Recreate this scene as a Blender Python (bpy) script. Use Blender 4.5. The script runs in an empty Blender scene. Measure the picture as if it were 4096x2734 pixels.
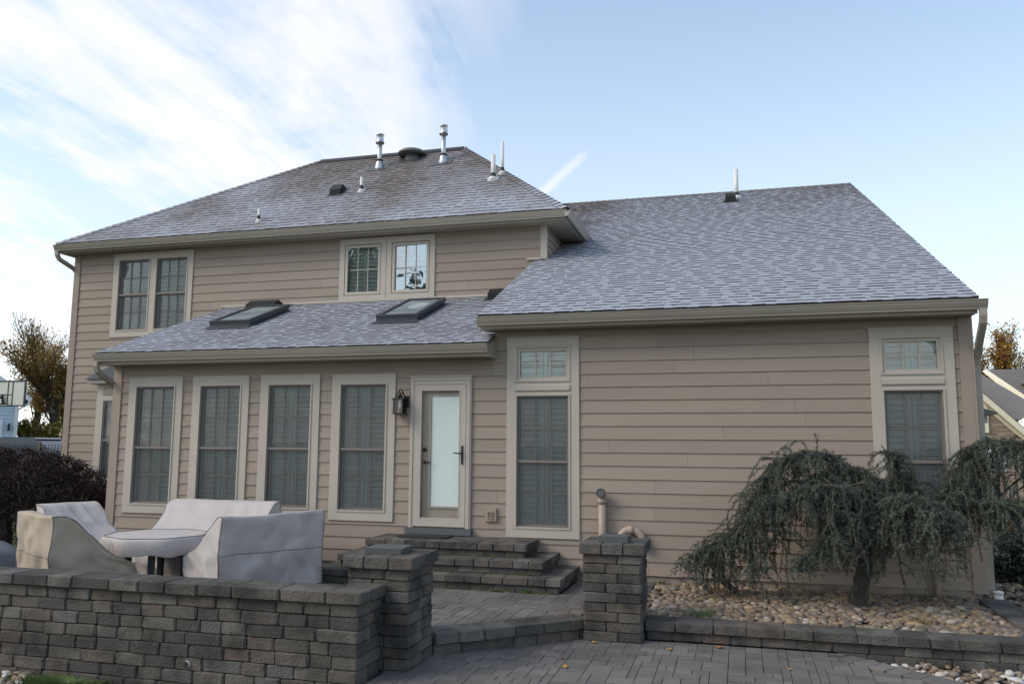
import bpy, math, random
import numpy as np
from mathutils import Vector, Matrix, noise as mnoise

random.seed(11); np.random.seed(11)
SC = bpy.context.scene
COL = SC.collection
R = math.radians

# ------------------------------------------------------------------ camera
CAM_POS = Vector((0.0, -11.2567, 1.6941))
YAW, PITCH, ROLL = 0.266402, 0.124126, 0.006298
fw = Vector((-math.sin(YAW)*math.cos(PITCH), math.cos(YAW)*math.cos(PITCH), math.sin(PITCH)))
rt = Vector((math.cos(YAW), math.sin(YAW), 0))
up = rt.cross(fw)
r2 = rt*math.cos(ROLL)+up*math.sin(ROLL)
u2 = -rt*math.sin(ROLL)+up*math.cos(ROLL)
cd = bpy.data.cameras.new('camera'); cam = bpy.data.objects.new('camera', cd); COL.objects.link(cam)
M = Matrix.Identity(4)
for i in range(3):
    M[i][0] = r2[i]; M[i][1] = u2[i]; M[i][2] = -fw[i]; M[i][3] = CAM_POS[i]
cam.matrix_world = M
cd.sensor_width = 36; cd.lens = 36*3300/4096; cd.clip_end = 3000; cd.clip_start = 0.05
SC.camera = cam

# ------------------------------------------------------------------ world: clear sky with thin high cloud
SUN_EL, SUN_AZ = R(38), R(238)     # azimuth clockwise from +Y: behind the camera, to the left
w = bpy.data.worlds.new('World'); SC.world = w; w.use_nodes = True
nt = w.node_tree; N = nt.nodes; L = nt.links; N.clear()
def nd(t, **k):
    n = N.new(t)
    for a, b in k.items(): setattr(n, a, b)
    return n
def vm(op, a, b=None):
    n = nd('ShaderNodeVectorMath', operation=op)
    for i, x in enumerate((a, b)):
        if x is None: continue
        if isinstance(x, (tuple, list)): n.inputs[i].default_value = x
        elif isinstance(x, (int, float)): n.inputs['Scale'].default_value = x
        else: L.new(x, n.inputs[i])
    return n
def mt(op, a, b=None, c=None, clamp=False):
    n = nd('ShaderNodeMath', operation=op, use_clamp=clamp)
    for i, x in enumerate((a, b, c)):
        if x is None: continue
        if isinstance(x, (int, float)): n.inputs[i].default_value = x
        else: L.new(x, n.inputs[i])
    return n.outputs[0]
def sstep(x, e0, e1):
    n = nd('ShaderNodeMapRange', interpolation_type='SMOOTHSTEP')
    L.new(x, n.inputs[0]); n.inputs[1].default_value = e0; n.inputs[2].default_value = e1
    return n.outputs[0]
sky = nd('ShaderNodeTexSky', sky_type='NISHITA'); sky.sun_disc = False
sky.sun_elevation = SUN_EL; sky.sun_rotation = SUN_AZ; sky.air_density = 1.0; sky.dust_density = 0.6; sky.ozone_density = 1.0
tc = nd('ShaderNodeTexCoord')
sep = nd('ShaderNodeSeparateXYZ'); L.new(tc.outputs['Generated'], sep.inputs[0])
zz = mt('ADD', mt('MAXIMUM', sep.outputs[2], 0.0), 0.16)
cx = mt('DIVIDE', sep.outputs[0], zz); cy = mt('DIVIDE', sep.outputs[1], zz)
cmb = nd('ShaderNodeCombineXYZ'); L.new(cx, cmb.inputs[0]); L.new(cy, cmb.inputs[1])
def noise(vec, scale, detail=6, rough=0.55, dist=0.0):
    n = nd('ShaderNodeTexNoise'); L.new(vec, n.inputs['Vector'])
    n.inputs['Scale'].default_value = scale; n.inputs['Detail'].default_value = detail
    n.inputs['Roughness'].default_value = rough; n.inputs['Distortion'].default_value = dist
    return n.outputs['Fac']
mp = nd('ShaderNodeMapping'); L.new(cmb.outputs[0], mp.inputs[0])
mp.inputs['Rotation'].default_value = (0, 0, R(8)); mp.inputs['Scale'].default_value = (1.35, 0.27, 1)
streak = noise(mp.outputs[0], 1.55, 7, 0.6, 0.6)
mp2 = nd('ShaderNodeMapping'); L.new(cmb.outputs[0], mp2.inputs[0])
mp2.inputs['Rotation'].default_value = (0, 0, R(-30)); mp2.inputs['Scale'].default_value = (1.0, 0.6, 1)
fine = noise(mp2.outputs[0], 5.5, 6, 0.62, 0.3)
edge_n = noise(mp.outputs[0], 0.8, 4, 0.5)
# cloud bank lies to the left; its ragged edge runs away from the viewer
bank = mt('ADD', mt('ADD', cx, mt('MULTIPLY', cy, 0.33)), mt('ADD', mt('MULTIPLY', edge_n, 0.9), mt('MULTIPLY', fine, 0.30)))
bankm = sstep(bank, 0.93, 0.42)
dens = mt('ADD', mt('MULTIPLY', streak, 1.0), mt('MULTIPLY', fine, 0.50))
cl = sstep(dens, 0.55, 0.97)
low = sstep(sep.outputs[2], 0.45, 0.02)
cl = mt('ADD', cl, mt('MULTIPLY', low, 0.5), clamp=True)
cloud = mt('MULTIPLY', mt('MULTIPLY', cl, bankm), 0.95)
# a thin veil of haze everywhere, thicker towards the horizon
veil = mt('ADD', 0.20, mt('MULTIPLY', sstep(sep.outputs[2], 0.55, 0.0), 0.50))
cloud = mt('MAXIMUM', cloud, veil)
# short contrail
def unit(px, py):
    v = fw*3300 + r2*(px-2048) - u2*(py-1367); return v.normalized()
c0, c1 = unit(2135, 800), unit(2370, 590)
cn = c0.cross(c1).normalized(); ct = (c1-c0).normalized()
off = mt('ABSOLUTE', vm('DOT_PRODUCT', tc.outputs['Generated'], tuple(cn)).outputs['Value'])
alo = vm('DOT_PRODUCT', tc.outputs['Generated'], tuple(ct)).outputs['Value']
s0, s1 = c0.dot(ct), c1.dot(ct)
side = vm('DOT_PRODUCT', tc.outputs['Generated'], tuple(fw)).outputs['Value']
tr = mt('MULTIPLY', sstep(off, 0.015, 0.0), mt('MULTIPLY', sstep(alo, s0-.02, s0), sstep(alo, s1+.014, s0+.065)))
tr = mt('MULTIPLY', tr, mt('MULTIPLY', sstep(side, 0.3, 0.6), mt('ADD', 0.55, mt('MULTIPLY', fine, 0.6))))
cloud = mt('MAXIMUM', cloud, mt('MULTIPLY', tr, 0.9))
mixn = nd('ShaderNodeMix', data_type='RGBA'); L.new(cloud, mixn.inputs['Factor'])
gain = vm('MULTIPLY', sky.outputs[0], (1.0, 1.13, 1.10))
L.new(gain.outputs[0], mixn.inputs['A']); mixn.inputs['B'].default_value = (4.55, 4.55, 4.7, 1)
bg = nd('ShaderNodeBackground'); bg.inputs[1].default_value = 0.14
L.new(mixn.outputs['Result'], bg.inputs[0])
wo = nd('ShaderNodeOutputWorld'); L.new(bg.outputs[0], wo.inputs[0])

# ------------------------------------------------------------------ sun, softened by haze and the trees behind the viewer
sd = bpy.data.lights.new('sun', 'SUN'); sun = bpy.data.objects.new('sun', sd); COL.objects.link(sun)
sd.energy = 1.35; sd.angle = R(30); sd.color = (1.0, 0.88, 0.73)
sv = Vector((math.sin(SUN_AZ)*math.cos(SUN_EL), math.cos(SUN_AZ)*math.cos(SUN_EL), math.sin(SUN_EL)))
sun.rotation_euler = sv.to_track_quat('Z', 'Y').to_euler(); sun.location = (-10, -20, 14)

vs = SC.view_settings
vs.view_transform = 'Standard'; vs.look = 'None'; vs.exposure = 0.72; vs.gamma = 1.0; vs.use_curve_mapping = False
SC.render.engine = 'CYCLES'
SC.cycles.use_denoising = True
SC.cycles.max_bounces = 8; SC.cycles.transparent_max_bounces = 16

# ------------------------------------------------------------------ materials
def material(name, col, rough=0.8, col2=None, scale2=3.0, lo=0.35, hi=0.65, vary=0.0, grain=0.0, grain_scale=40,
             bump=0.0, bump_scale=40, metallic=0.0, spec=0.4, stretch=None, hue=0.0, bump_dist=0.01, palette=None, detail=5, trans=0.0):
    m = bpy.data.materials.new(name); m.use_nodes = True
    t = m.node_tree; n = t.nodes; l = t.links; p = n['Principled BSDF']
    p.inputs['Roughness'].default_value = rough; p.inputs['Metallic'].default_value = metallic
    p.inputs['Specular IOR Level'].default_value = spec
    geo = n.new('ShaderNodeNewGeometry'); oi = n.new('ShaderNodeObjectInfo')
    vec = geo.outputs['Position']
    if stretch:
        mp = n.new('ShaderNodeMapping'); mp.inputs['Scale'].default_value = stretch; l.new(vec, mp.inputs[0]); vec = mp.outputs[0]
    def nz(sc, det=5, ro=.55, v=None):
        a = n.new('ShaderNodeTexNoise'); l.new(v or vec, a.inputs['Vector'])
        a.inputs['Scale'].default_value = sc; a.inputs['Detail'].default_value = det; a.inputs['Roughness'].default_value = ro
        return a.outputs['Fac']
    def mth(op, a, b):
        q = n.new('ShaderNodeMath'); q.operation = op
        for i, x in enumerate((a, b)):
            if isinstance(x, (int, float)): q.inputs[i].default_value = x
            else: l.new(x, q.inputs[i])
        return q.outputs[0]
    rnd = mth('FRACT', mth('ADD', oi.outputs['Random'], geo.outputs['Random Per Island']), 0)
    if palette:
        cr = n.new('ShaderNodeValToRGB'); cr.color_ramp.interpolation = 'CONSTANT'
        els = cr.color_ramp.elements
        while len(els) < len(palette): els.new(0.5)
        for i, c in enumerate(palette): els[i].position = i/len(palette); els[i].color = (*c, 1)
        l.new(rnd, cr.inputs[0]); c_out = cr.outputs[0]
    else:
        rgb = n.new('ShaderNodeRGB'); rgb.outputs[0].default_value = (*col, 1); c_out = rgb.outputs[0]
    if col2:
        mr = n.new('ShaderNodeMapRange'); mr.inputs[1].default_value = lo; mr.inputs[2].default_value = hi
        l.new(nz(scale2, detail), mr.inputs[0])
        mx = n.new('ShaderNodeMix'); mx.data_type = 'RGBA'; l.new(mr.outputs[0], mx.inputs['Factor'])
        l.new(c_out, mx.inputs['A']); mx.inputs['B'].default_value = (*col2, 1); c_out = mx.outputs['Result']
    if vary or grain or hue:
        hv = n.new('ShaderNodeHueSaturation'); l.new(c_out, hv.inputs['Color'])
        val = None
        if vary: val = mth('ADD', mth('MULTIPLY', rnd, 2*vary), 1-vary)
        if grain:
            g = mth('ADD', mth('MULTIPLY', nz(grain_scale, 4, .65), 2*grain), 1-grain)
            val = mth('MULTIPLY', val, g) if val is not None else g
        if val is not None: l.new(val, hv.inputs['Value'])
        if hue:
            r7 = mth('FRACT', mth('MULTIPLY', rnd, 7.13), 0)
            l.new(mth('ADD', mth('MULTIPLY', r7, 2*hue), .5-hue), hv.inputs['Hue'])
        c_out = hv.outputs[0]
    l.new(c_out, p.inputs['Base Color'])
    if bump:
        b = n.new('ShaderNodeBump'); b.inputs['Strength'].default_value = bump; b.inputs['Distance'].default_value = bump_dist
        l.new(nz(bump_scale, 6, .6), b.inputs['Height']); l.new(b.outputs[0], p.inputs['Normal'])
    if trans:
        p.inputs['Subsurface Weight'].default_value = 0
        td = n.new('ShaderNodeBsdfTranslucent'); l.new(c_out, td.inputs[0])
        mxs = n.new('ShaderNodeMixShader'); mxs.inputs[0].default_value = trans
        l.new(p.outputs[0], mxs.inputs[1]); l.new(td.outputs[0], mxs.inputs[2]); l.new(mxs.outputs[0], n['Material Output'].inputs[0])
    return m

def see_through(name, col, alpha, rough=.9):
    m = bpy.data.materials.new(name); m.use_nodes = True; t = m.node_tree; n = t.nodes; l = t.links
    p = n['Principled BSDF']; p.inputs['Base Color'].default_value = (*col, 1); p.inputs['Roughness'].default_value = rough
    p.inputs['Specular IOR Level'].default_value = 0.1
    tr = n.new('ShaderNodeBsdfTransparent'); mx = n.new('ShaderNodeMixShader'); mx.inputs[0].default_value = alpha
    l.new(tr.outputs[0], mx.inputs[1]); l.new(p.outputs[0], mx.inputs[2]); l.new(mx.outputs[0], n['Material Output'].inputs[0])
    return m

def glass(name, tint, ior=1.5, gain=1.0, wave=0.0):
    m = bpy.data.materials.new(name); m.use_nodes = True; t = m.node_tree; n = t.nodes; l = t.links
    n.remove(n['Principled BSDF'])
    tr = n.new('ShaderNodeBsdfTransparent'); tr.inputs[0].default_value = (*tint, 1)
    gl = n.new('ShaderNodeBsdfGlossy'); gl.inputs['Roughness'].default_value = 0.015
    fr = n.new('ShaderNodeFresnel'); fr.inputs[0].default_value = ior
    mu = n.new('ShaderNodeMath'); mu.operation = 'MULTIPLY'; mu.use_clamp = True; mu.inputs[1].default_value = gain
    l.new(fr.outputs[0], mu.inputs[0])
    mx = n.new('ShaderNodeMixShader'); l.new(mu.outputs[0], mx.inputs[0]); l.new(tr.outputs[0], mx.inputs[1]); l.new(gl.outputs[0], mx.inputs[2])
    if wave:
        tx = n.new('ShaderNodeTexNoise'); tx.inputs['Scale'].default_value = 2.2; tx.inputs['Detail'].default_value = 1
        ge = n.new('ShaderNodeNewGeometry'); l.new(ge.outputs['Position'], tx.inputs['Vector'])
        b = n.new('ShaderNodeBump'); b.inputs['Strength'].default_value = wave; b.inputs['Distance'].default_value = .02
        l.new(tx.outputs[0], b.inputs['Height']); l.new(b.outputs[0], gl.inputs['Normal'])
    l.new(mx.outputs[0], n['Material Output'].inputs[0])
    return m

MAT = {}
MAT['siding'] = material('siding', (.320,.257,.212), .75, col2=(.286,.242,.195), scale2=.7, vary=.06, grain=.05, grain_scale=30, bump=.35, bump_scale=30, stretch=(.5,1,6), bump_dist=.004)
MAT['trim'] = material('trim', (.46,.41,.35), .6, col2=(.42,.38,.33), scale2=1.2, vary=.02, grain=.03, grain_scale=12, bump=.08, bump_scale=60, bump_dist=.002)
MAT['gutter'] = material('gutter', (.37,.335,.275), .42, col2=(.33,.295,.25), scale2=2, grain=.05, grain_scale=6, stretch=(.3,1,1), spec=.5)
MAT['soffit'] = material('soffit', (.33,.29,.235), .7, grain=.05, grain_scale=8)
MAT['foundation'] = material('foundation', (.33,.275,.225), .9, col2=(.2,.17,.14), scale2=5, lo=.45, hi=.75, grain=.12, grain_scale=60, bump=.4, bump_scale=50)
MAT['core'] = material('core', (.03,.03,.03), .9)
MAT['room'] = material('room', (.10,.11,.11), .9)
MAT['sash'] = material('sash', (.40,.36,.315), .5, grain=.03)
MAT['screen_frame'] = material('screen_frame', (.19,.165,.15), .55)
MAT['muntin'] = material('muntin', (.25,.225,.195), .5)
MAT['shutter'] = material('shutter', (.70,.76,.71), .55, vary=.03, grain=.03, grain_scale=9)
MAT['screen'] = see_through('insect_screen', (.10,.104,.108), .42)
MAT['pane'] = glass('pane', (.98,.992,.986), 1.5, 1.0, .12)
MAT['coated_pane'] = glass('coated_pane', (.94,.965,.955), 1.7, 1.2, .10)
MAT['boosted_mirror_pane'] = glass('boosted_mirror_pane', (.94,.965,.955), 1.8, 4.0, .10)  # reflection boosted on this glass to stand for the bright sky behind the viewer
MAT['storm_glass'] = glass('storm_glass', (.99,.995,.992), 1.45, .45, .08)
MAT['lamp_glass'] = glass('lamp_glass', (.985,.993,.99), 1.45, 1.0)
MAT['skylight_glass'] = glass('skylight_glass', (.55,.68,.66), 1.6, 1.6)
MAT['skylight_frost'] = material('skylight_frost', (.13,.155,.155), .6, col2=(.22,.25,.255), scale2=2.5, grain=.05)
MAT['black_metal'] = material('black_metal', (.018,.018,.018), .45, grain=.1, spec=.5)
MAT['dark_clad'] = material('dark_clad', (.055,.062,.07), .4, grain=.06, grain_scale=10)
MAT['vent_grey'] = material('vent_grey', (.13,.13,.135), .5, grain=.08)
MAT['warm_lit_cover'] = material('warm_lit_cover', (.40,.335,.26), .85, col2=(.35,.30,.24), scale2=2.2, grain=.07, grain_scale=18, bump=.55, bump_scale=5, bump_dist=.035, stretch=(1,1,.45))  # copy of the cover fabric with warm light from the left put into its colour
MAT['skylight_clear'] = material('skylight_clear', (.34,.38,.36), .4)
MAT['black_plastic'] = material('black_plastic', (.015,.015,.016), .55)
MAT['galvanised'] = material('galvanised', (.52,.54,.56), .35, metallic=.75, grain=.14, grain_scale=9)
MAT['white_pvc'] = material('white_pvc', (.68,.67,.65), .45, grain=.05, grain_scale=10)
MAT['tan_pvc'] = material('tan_pvc', (.33,.262,.215), .5, grain=.05, grain_scale=12)
MAT['door_paint'] = material('door_paint', (.42,.36,.29), .55, grain=.03)
MAT['blind'] = material('blind', (.87,.95,.91), .6)
MAT['sill_metal'] = material('sill_metal', (.10,.105,.115), .5, grain=.1)
MAT['block'] = material('block', (.105,.097,.086), .95, palette=[(.128,.116,.101),(.098,.092,.085),(.150,.134,.116),(.080,.076,.071),(.132,.107,.090),(.116,.111,.106),(.142,.131,.118),(.105,.093,.082)], col2=(.042,.040,.037), scale2=3.2, lo=.42, hi=.68, vary=.16, grain=.42, grain_scale=70, bump=1.0, bump_scale=45, bump_dist=.02, hue=.014)
MAT['paver'] = material('paver', (.146,.135,.126), .9, col2=(.095,.088,.083), scale2=1.6, lo=.4, hi=.7, vary=.17, grain=.22, grain_scale=90, bump=.5, bump_scale=80, bump_dist=.004, hue=.015)
MAT['joint'] = material('joint', (.045,.045,.038), 1.0, col2=(.035,.05,.02), scale2=1.2, lo=.55, hi=.7, grain=.3, grain_scale=60)
MAT['moss'] = material('moss', (.05,.075,.025), 1.0, col2=(.03,.04,.02), scale2=20, grain=.3, grain_scale=80)
MAT['cover'] = material('cover', (.48,.44,.425), .85, col2=(.43,.395,.385), scale2=2.2, grain=.07, grain_scale=18, bump=.55, bump_scale=5, bump_dist=.035, stretch=(1,1,.45))
MAT['piping'] = material('piping', (.22,.20,.19), .85)
MAT['grey_tarp'] = material('grey_tarp', (.16,.18,.20), .7, col2=(.1,.11,.13), scale2=3, bump=.5, bump_scale=7, bump_dist=.02)
MAT['soil'] = material('soil', (.06,.05,.04), 1.0, col2=(.035,.03,.025), scale2=9, bump=.5, bump_scale=30)
MAT['lawn'] = material('lawn', (.045,.07,.02), 1.0, col2=(.10,.10,.04), scale2=1.5, grain=.3, grain_scale=25, bump=.6, bump_scale=30, bump_dist=.03)
PEB = [tuple((.60*c[0],.57*c[1],.54*c[2]) [i] for i in range(3)) for c in [(.42,.33,.24),(.30,.235,.18),(.36,.30,.235),(.23,.19,.16),(.48,.41,.31),(.33,.25,.17),(.27,.245,.21),(.40,.30,.19),(.20,.17,.15),(.56,.51,.44),(.35,.275,.21),(.29,.22,.165),(.38,.335,.28),(.46,.35,.22),(.25,.225,.20),(.31,.26,.22)]]
MAT['pebble'] = material('pebble', (.4,.3,.2), .6, vary=.12, grain=.14, grain_scale=30, palette=PEB, bump=.12, bump_scale=60, bump_dist=.003)
PEBW = PEB+[(.50,.47,.42),(.46,.44,.41),(.44,.39,.32),(.48,.465,.45)]
MAT['pale_pebble'] = material('pale_pebble', (.4,.3,.2), .55, vary=.12, grain=.12, grain_scale=30, palette=PEBW, bump=.12, bump_scale=60, bump_dist=.003)
MAT['bark'] = material('bark', (.085,.070,.058), .95, col2=(.04,.034,.03), scale2=12, grain=.3, grain_scale=40, bump=1.0, bump_scale=22, bump_dist=.03, stretch=(1,1,.35))
MAT['cedar'] = material('cedar', (.050,.062,.048), .7, col2=(.125,.148,.122), scale2=5.5, lo=.38, hi=.68, vary=.35, hue=.02, trans=.12)
MAT['cedar_twig'] = material('cedar_twig', (.12,.095,.065), .9, vary=.3)
MAT['maple_red'] = material('maple_red', (.020,.009,.010), .7, vary=.5, hue=.02, trans=.15)
MAT['autumn'] = material('autumn', (.3,.17,.05), .7, vary=.3, palette=[(.36,.22,.07),(.27,.17,.07),(.37,.24,.06),(.24,.18,.06),(.31,.24,.08),(.34,.18,.06),(.20,.17,.055)], trans=.35)
MAT['autumn_bright'] = material('autumn_bright', (.5,.3,.05), .7, vary=.3, palette=[(.52,.27,.06),(.44,.22,.05),(.55,.33,.09),(.40,.22,.07),(.33,.24,.08)], trans=.4)
MAT['yellow_green'] = material('yellow_green', (.30,.24,.06), .7, vary=.4, hue=.03, trans=.3)
MAT['evergreen'] = material('evergreen', (.03,.045,.022), .8, vary=.4)
MAT['grass_blade'] = material('grass_blade', (.10,.16,.045), .7, vary=.3, hue=.02, trans=.2)
MAT['dry_blade'] = material('dry_blade', (.22,.17,.06), .7, vary=.3, hue=.02, trans=.2)
MAT['pale_blade'] = material('pale_blade', (.16,.20,.12), .7, vary=.3, trans=.2)
MAT['fallen'] = material('fallen', (.35,.15,.05), .8, vary=.2, palette=[(.32,.13,.05),(.45,.24,.05),(.22,.10,.05)])
MAT['blue_siding'] = material('blue_siding', (.47,.57,.66), .7, vary=.03)
MAT['white_paint'] = material('white_paint', (.74,.76,.78), .6)
MAT['cream'] = material('cream', (.76,.69,.53), .65, grain=.04)
MAT['bg_roof'] = material('bg_roof', (.17,.155,.145), .9, vary=.15, grain=.2, grain_scale=6)
MAT['bg_stone'] = material('bg_stone', (.33,.26,.20), .9, vary=.28, grain=.2, grain_scale=8, hue=.012)
MAT['bg_pane'] = material('bg_pane', (.16,.19,.23), .12)
MAT['brick'] = material('brick', (.20,.075,.05), .9, vary=.2)
MAT['car_paint'] = material('car_paint', (.035,.05,.085), .25, spec=.6)
MAT['car_glass'] = material('car_glass', (.04,.06,.08), .08, spec=.6)
MAT['rubber'] = material('rubber', (.02,.02,.02), .8)
MAT['backboard'] = material('backboard', (.55,.56,.50), .4)
MAT['magenta'] = material('magenta', (.28,.02,.13), .7, grain=.2)
MAT['orange'] = material('orange', (.42,.12,.03), .7, grain=.2)
MAT['charcoal'] = material('charcoal', (.03,.03,.035), .7)
MAT['mat_rubber'] = material('mat_rubber', (.022,.023,.026), .85, bump=.5, bump_scale=120)
MAT['slab'] = material('slab', (.085,.088,.088), .85, grain=.25, grain_scale=50, bump=.4, bump_scale=60, bump_dist=.004)

def shingle_material():
    m = bpy.data.materials.new('asphalt_shingle'); m.use_nodes = True
    t = m.node_tree; n = t.nodes; l = t.links; p = n['Principled BSDF']
    p.inputs['Roughness'].default_value = .85; p.inputs['Specular IOR Level'].default_value = .25
    geo = n.new('ShaderNodeNewGeometry'); oi = n.new('ShaderNodeObjectInfo')
    def mth(op, a, b=0.0):
        q = n.new('ShaderNodeMath'); q.operation = op
        for i, x in enumerate((a, b)):
            if isinstance(x, (int, float)): q.inputs[i].default_value = x
            else: l.new(x, q.inputs[i])
        return q.outputs[0]
    def nz(sc, det, ro=.55):
        a = n.new('ShaderNodeTexNoise'); l.new(geo.outputs['Position'], a.inputs['Vector'])
        a.inputs['Scale'].default_value = sc; a.inputs['Detail'].default_value = det; a.inputs['Roughness'].default_value = ro
        return a.outputs['Fac']
    rnd = mth('FRACT', mth('ADD', oi.outputs['Random'], geo.outputs['Random Per Island']))
    at = n.new('ShaderNodeAttribute'); at.attribute_name = 'frost'; at.attribute_type = 'OBJECT'
    # hoar frost: thick on the open slope, melted in ragged patches
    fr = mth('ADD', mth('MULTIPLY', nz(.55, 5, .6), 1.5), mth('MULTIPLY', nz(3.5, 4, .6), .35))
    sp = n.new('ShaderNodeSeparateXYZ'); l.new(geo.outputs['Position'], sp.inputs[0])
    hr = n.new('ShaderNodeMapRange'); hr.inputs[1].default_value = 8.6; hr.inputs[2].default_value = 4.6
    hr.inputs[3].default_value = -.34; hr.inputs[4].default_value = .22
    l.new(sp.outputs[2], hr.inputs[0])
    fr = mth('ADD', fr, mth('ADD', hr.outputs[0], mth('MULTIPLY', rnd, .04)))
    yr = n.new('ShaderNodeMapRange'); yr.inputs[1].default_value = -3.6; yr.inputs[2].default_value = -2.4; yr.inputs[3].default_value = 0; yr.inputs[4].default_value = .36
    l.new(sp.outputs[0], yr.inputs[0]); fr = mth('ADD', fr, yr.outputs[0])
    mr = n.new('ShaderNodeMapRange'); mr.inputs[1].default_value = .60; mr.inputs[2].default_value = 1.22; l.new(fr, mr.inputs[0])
    # butt edges stay bare: frost lies only on the upward faces
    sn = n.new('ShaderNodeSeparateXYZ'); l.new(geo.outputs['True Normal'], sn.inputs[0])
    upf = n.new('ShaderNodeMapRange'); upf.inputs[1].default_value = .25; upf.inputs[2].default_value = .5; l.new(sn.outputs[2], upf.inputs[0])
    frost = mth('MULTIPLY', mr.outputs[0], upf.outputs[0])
    edge = mth('ADD', mth('MULTIPLY', upf.outputs[0], .74), .26)  # bare asphalt edges darkened further: shadow under the tabs put into the colour
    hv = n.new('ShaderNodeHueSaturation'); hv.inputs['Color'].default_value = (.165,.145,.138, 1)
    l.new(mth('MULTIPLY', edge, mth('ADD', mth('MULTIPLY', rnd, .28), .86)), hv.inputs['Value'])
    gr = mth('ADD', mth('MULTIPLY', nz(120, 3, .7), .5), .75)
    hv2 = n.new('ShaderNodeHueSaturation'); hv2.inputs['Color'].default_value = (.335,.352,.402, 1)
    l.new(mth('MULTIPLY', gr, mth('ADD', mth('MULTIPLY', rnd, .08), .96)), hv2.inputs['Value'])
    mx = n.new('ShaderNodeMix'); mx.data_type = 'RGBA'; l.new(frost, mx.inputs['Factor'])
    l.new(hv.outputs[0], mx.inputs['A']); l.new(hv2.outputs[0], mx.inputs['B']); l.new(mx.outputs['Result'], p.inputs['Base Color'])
    b = n.new('ShaderNodeBump'); b.inputs['Strength'].default_value = .5; b.inputs['Distance'].default_value = .004
    l.new(nz(150, 3, .7), b.inputs['Height']); l.new(b.outputs[0], p.inputs['Normal'])
    return m
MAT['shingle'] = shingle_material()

# ------------------------------------------------------------------ mesh helpers
class MB:
    def __init__(s): s.v = []; s.f = []
    def quad(s, a, b, c, d):
        i = len(s.v); s.v += [tuple(a), tuple(b), tuple(c), tuple(d)]; s.f.append((i, i+1, i+2, i+3)); return s
    def poly(s, pts):
        i = len(s.v); s.v += [tuple(p) for p in pts]; s.f.append(tuple(range(i, i+len(pts)))); return s
    def box(s, x0, x1, y0, y1, z0, z1):
        i = len(s.v)
        s.v += [(x0,y0,z0),(x1,y0,z0),(x1,y1,z0),(x0,y1,z0),(x0,y0,z1),(x1,y0,z1),(x1,y1,z1),(x0,y1,z1)]
        s.f += [(i,i+3,i+2,i+1),(i+4,i+5,i+6,i+7),(i,i+1,i+5,i+4),(i+1,i+2,i+6,i+5),(i+2,i+3,i+7,i+6),(i+3,i,i+4,i+7)]
        return s
    def prism(s, prof, axis, a, b):
        """extrude a 2-D profile along axis ('x': profile is (y,z); 'y': (x,z); 'z': (x,y))"""
        n = len(prof); i = len(s.v)
        for t in (a, b):
            for p, q in prof:
                s.v.append((t,p,q) if axis == 'x' else (p,t,q) if axis == 'y' else (p,q,t))
        for k in range(n):
            s.f.append((i+k, i+(k+1) % n, i+n+(k+1) % n, i+n+k))
        s.f.append(tuple(i+k for k in reversed(range(n)))); s.f.append(tuple(i+n+k for k in range(n)))
        return s
    def tube(s, pts, rad, n=8, cap=True, squash=None):
        pts = [Vector(p) for p in pts]; m = len(pts); i = len(s.v)
        rad = rad if isinstance(rad, (list, tuple)) else [rad]*m
        ref = None
        for k, p in enumerate(pts):
            d = (pts[min(k+1, m-1)]-pts[max(k-1, 0)]).normalized()
            if ref is None:
                ref = d.orthogonal().normalized() if abs(d.z) > .9 or True else ref
                if squash: ref = (Vector((1,0,0))-d*d.x).normalized() if abs(d.x) < .9 else Vector((0,1,0))
            ref = (ref-d*ref.dot(d)).normalized(); b = d.cross(ref)
            for j in range(n):
                a = 2*math.pi*(j+.5)/n
                ca, sa = math.cos(a), math.sin(a)
                if squash: ca *= squash[0]; sa *= squash[1]
                s.v.append(tuple(p+ref*rad[k]*ca+b*rad[k]*sa))
        for k in range(m-1):
            for j in range(n):
                s.f.append((i+k*n+j, i+k*n+(j+1) % n, i+(k+1)*n+(j+1) % n, i+(k+1)*n+j))
        if cap:
            s.f.append(tuple(i+j for j in reversed(range(n)))); s.f.append(tuple(i+(m-1)*n+j for j in range(n)))
        return s
    def lathe(s, prof, c, n=16):
        i = len(s.v); m = len(prof)
        for r, z in prof:
            for j in range(n):
                a = 2*math.pi*j/n; s.v.append((c[0]+r*math.cos(a), c[1]+r*math.sin(a), c[2]+z))
        for k in range(m-1):
            for j in range(n): s.f.append((i+k*n+j, i+k*n+(j+1) % n, i+(k+1)*n+(j+1) % n, i+(k+1)*n+j))
        s.f.append(tuple(i+(m-1)*n+j for j in range(n))); s.f.append(tuple(i+j for j in reversed(range(n))))
        return s
    def mesh(s, name, m, smooth=False):
        me = bpy.data.meshes.new(name); me.from_pydata(s.v, [], s.f); me.materials.append(m)
        if smooth:
            me.polygons.foreach_set('use_smooth', [True]*len(me.polygons))
        me.update(); return me
    def build(s, name, mat, parent=None, smooth=False, **kw):
        return obj(name, s.mesh(name, MAT[mat], smooth), parent, **kw)

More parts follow.
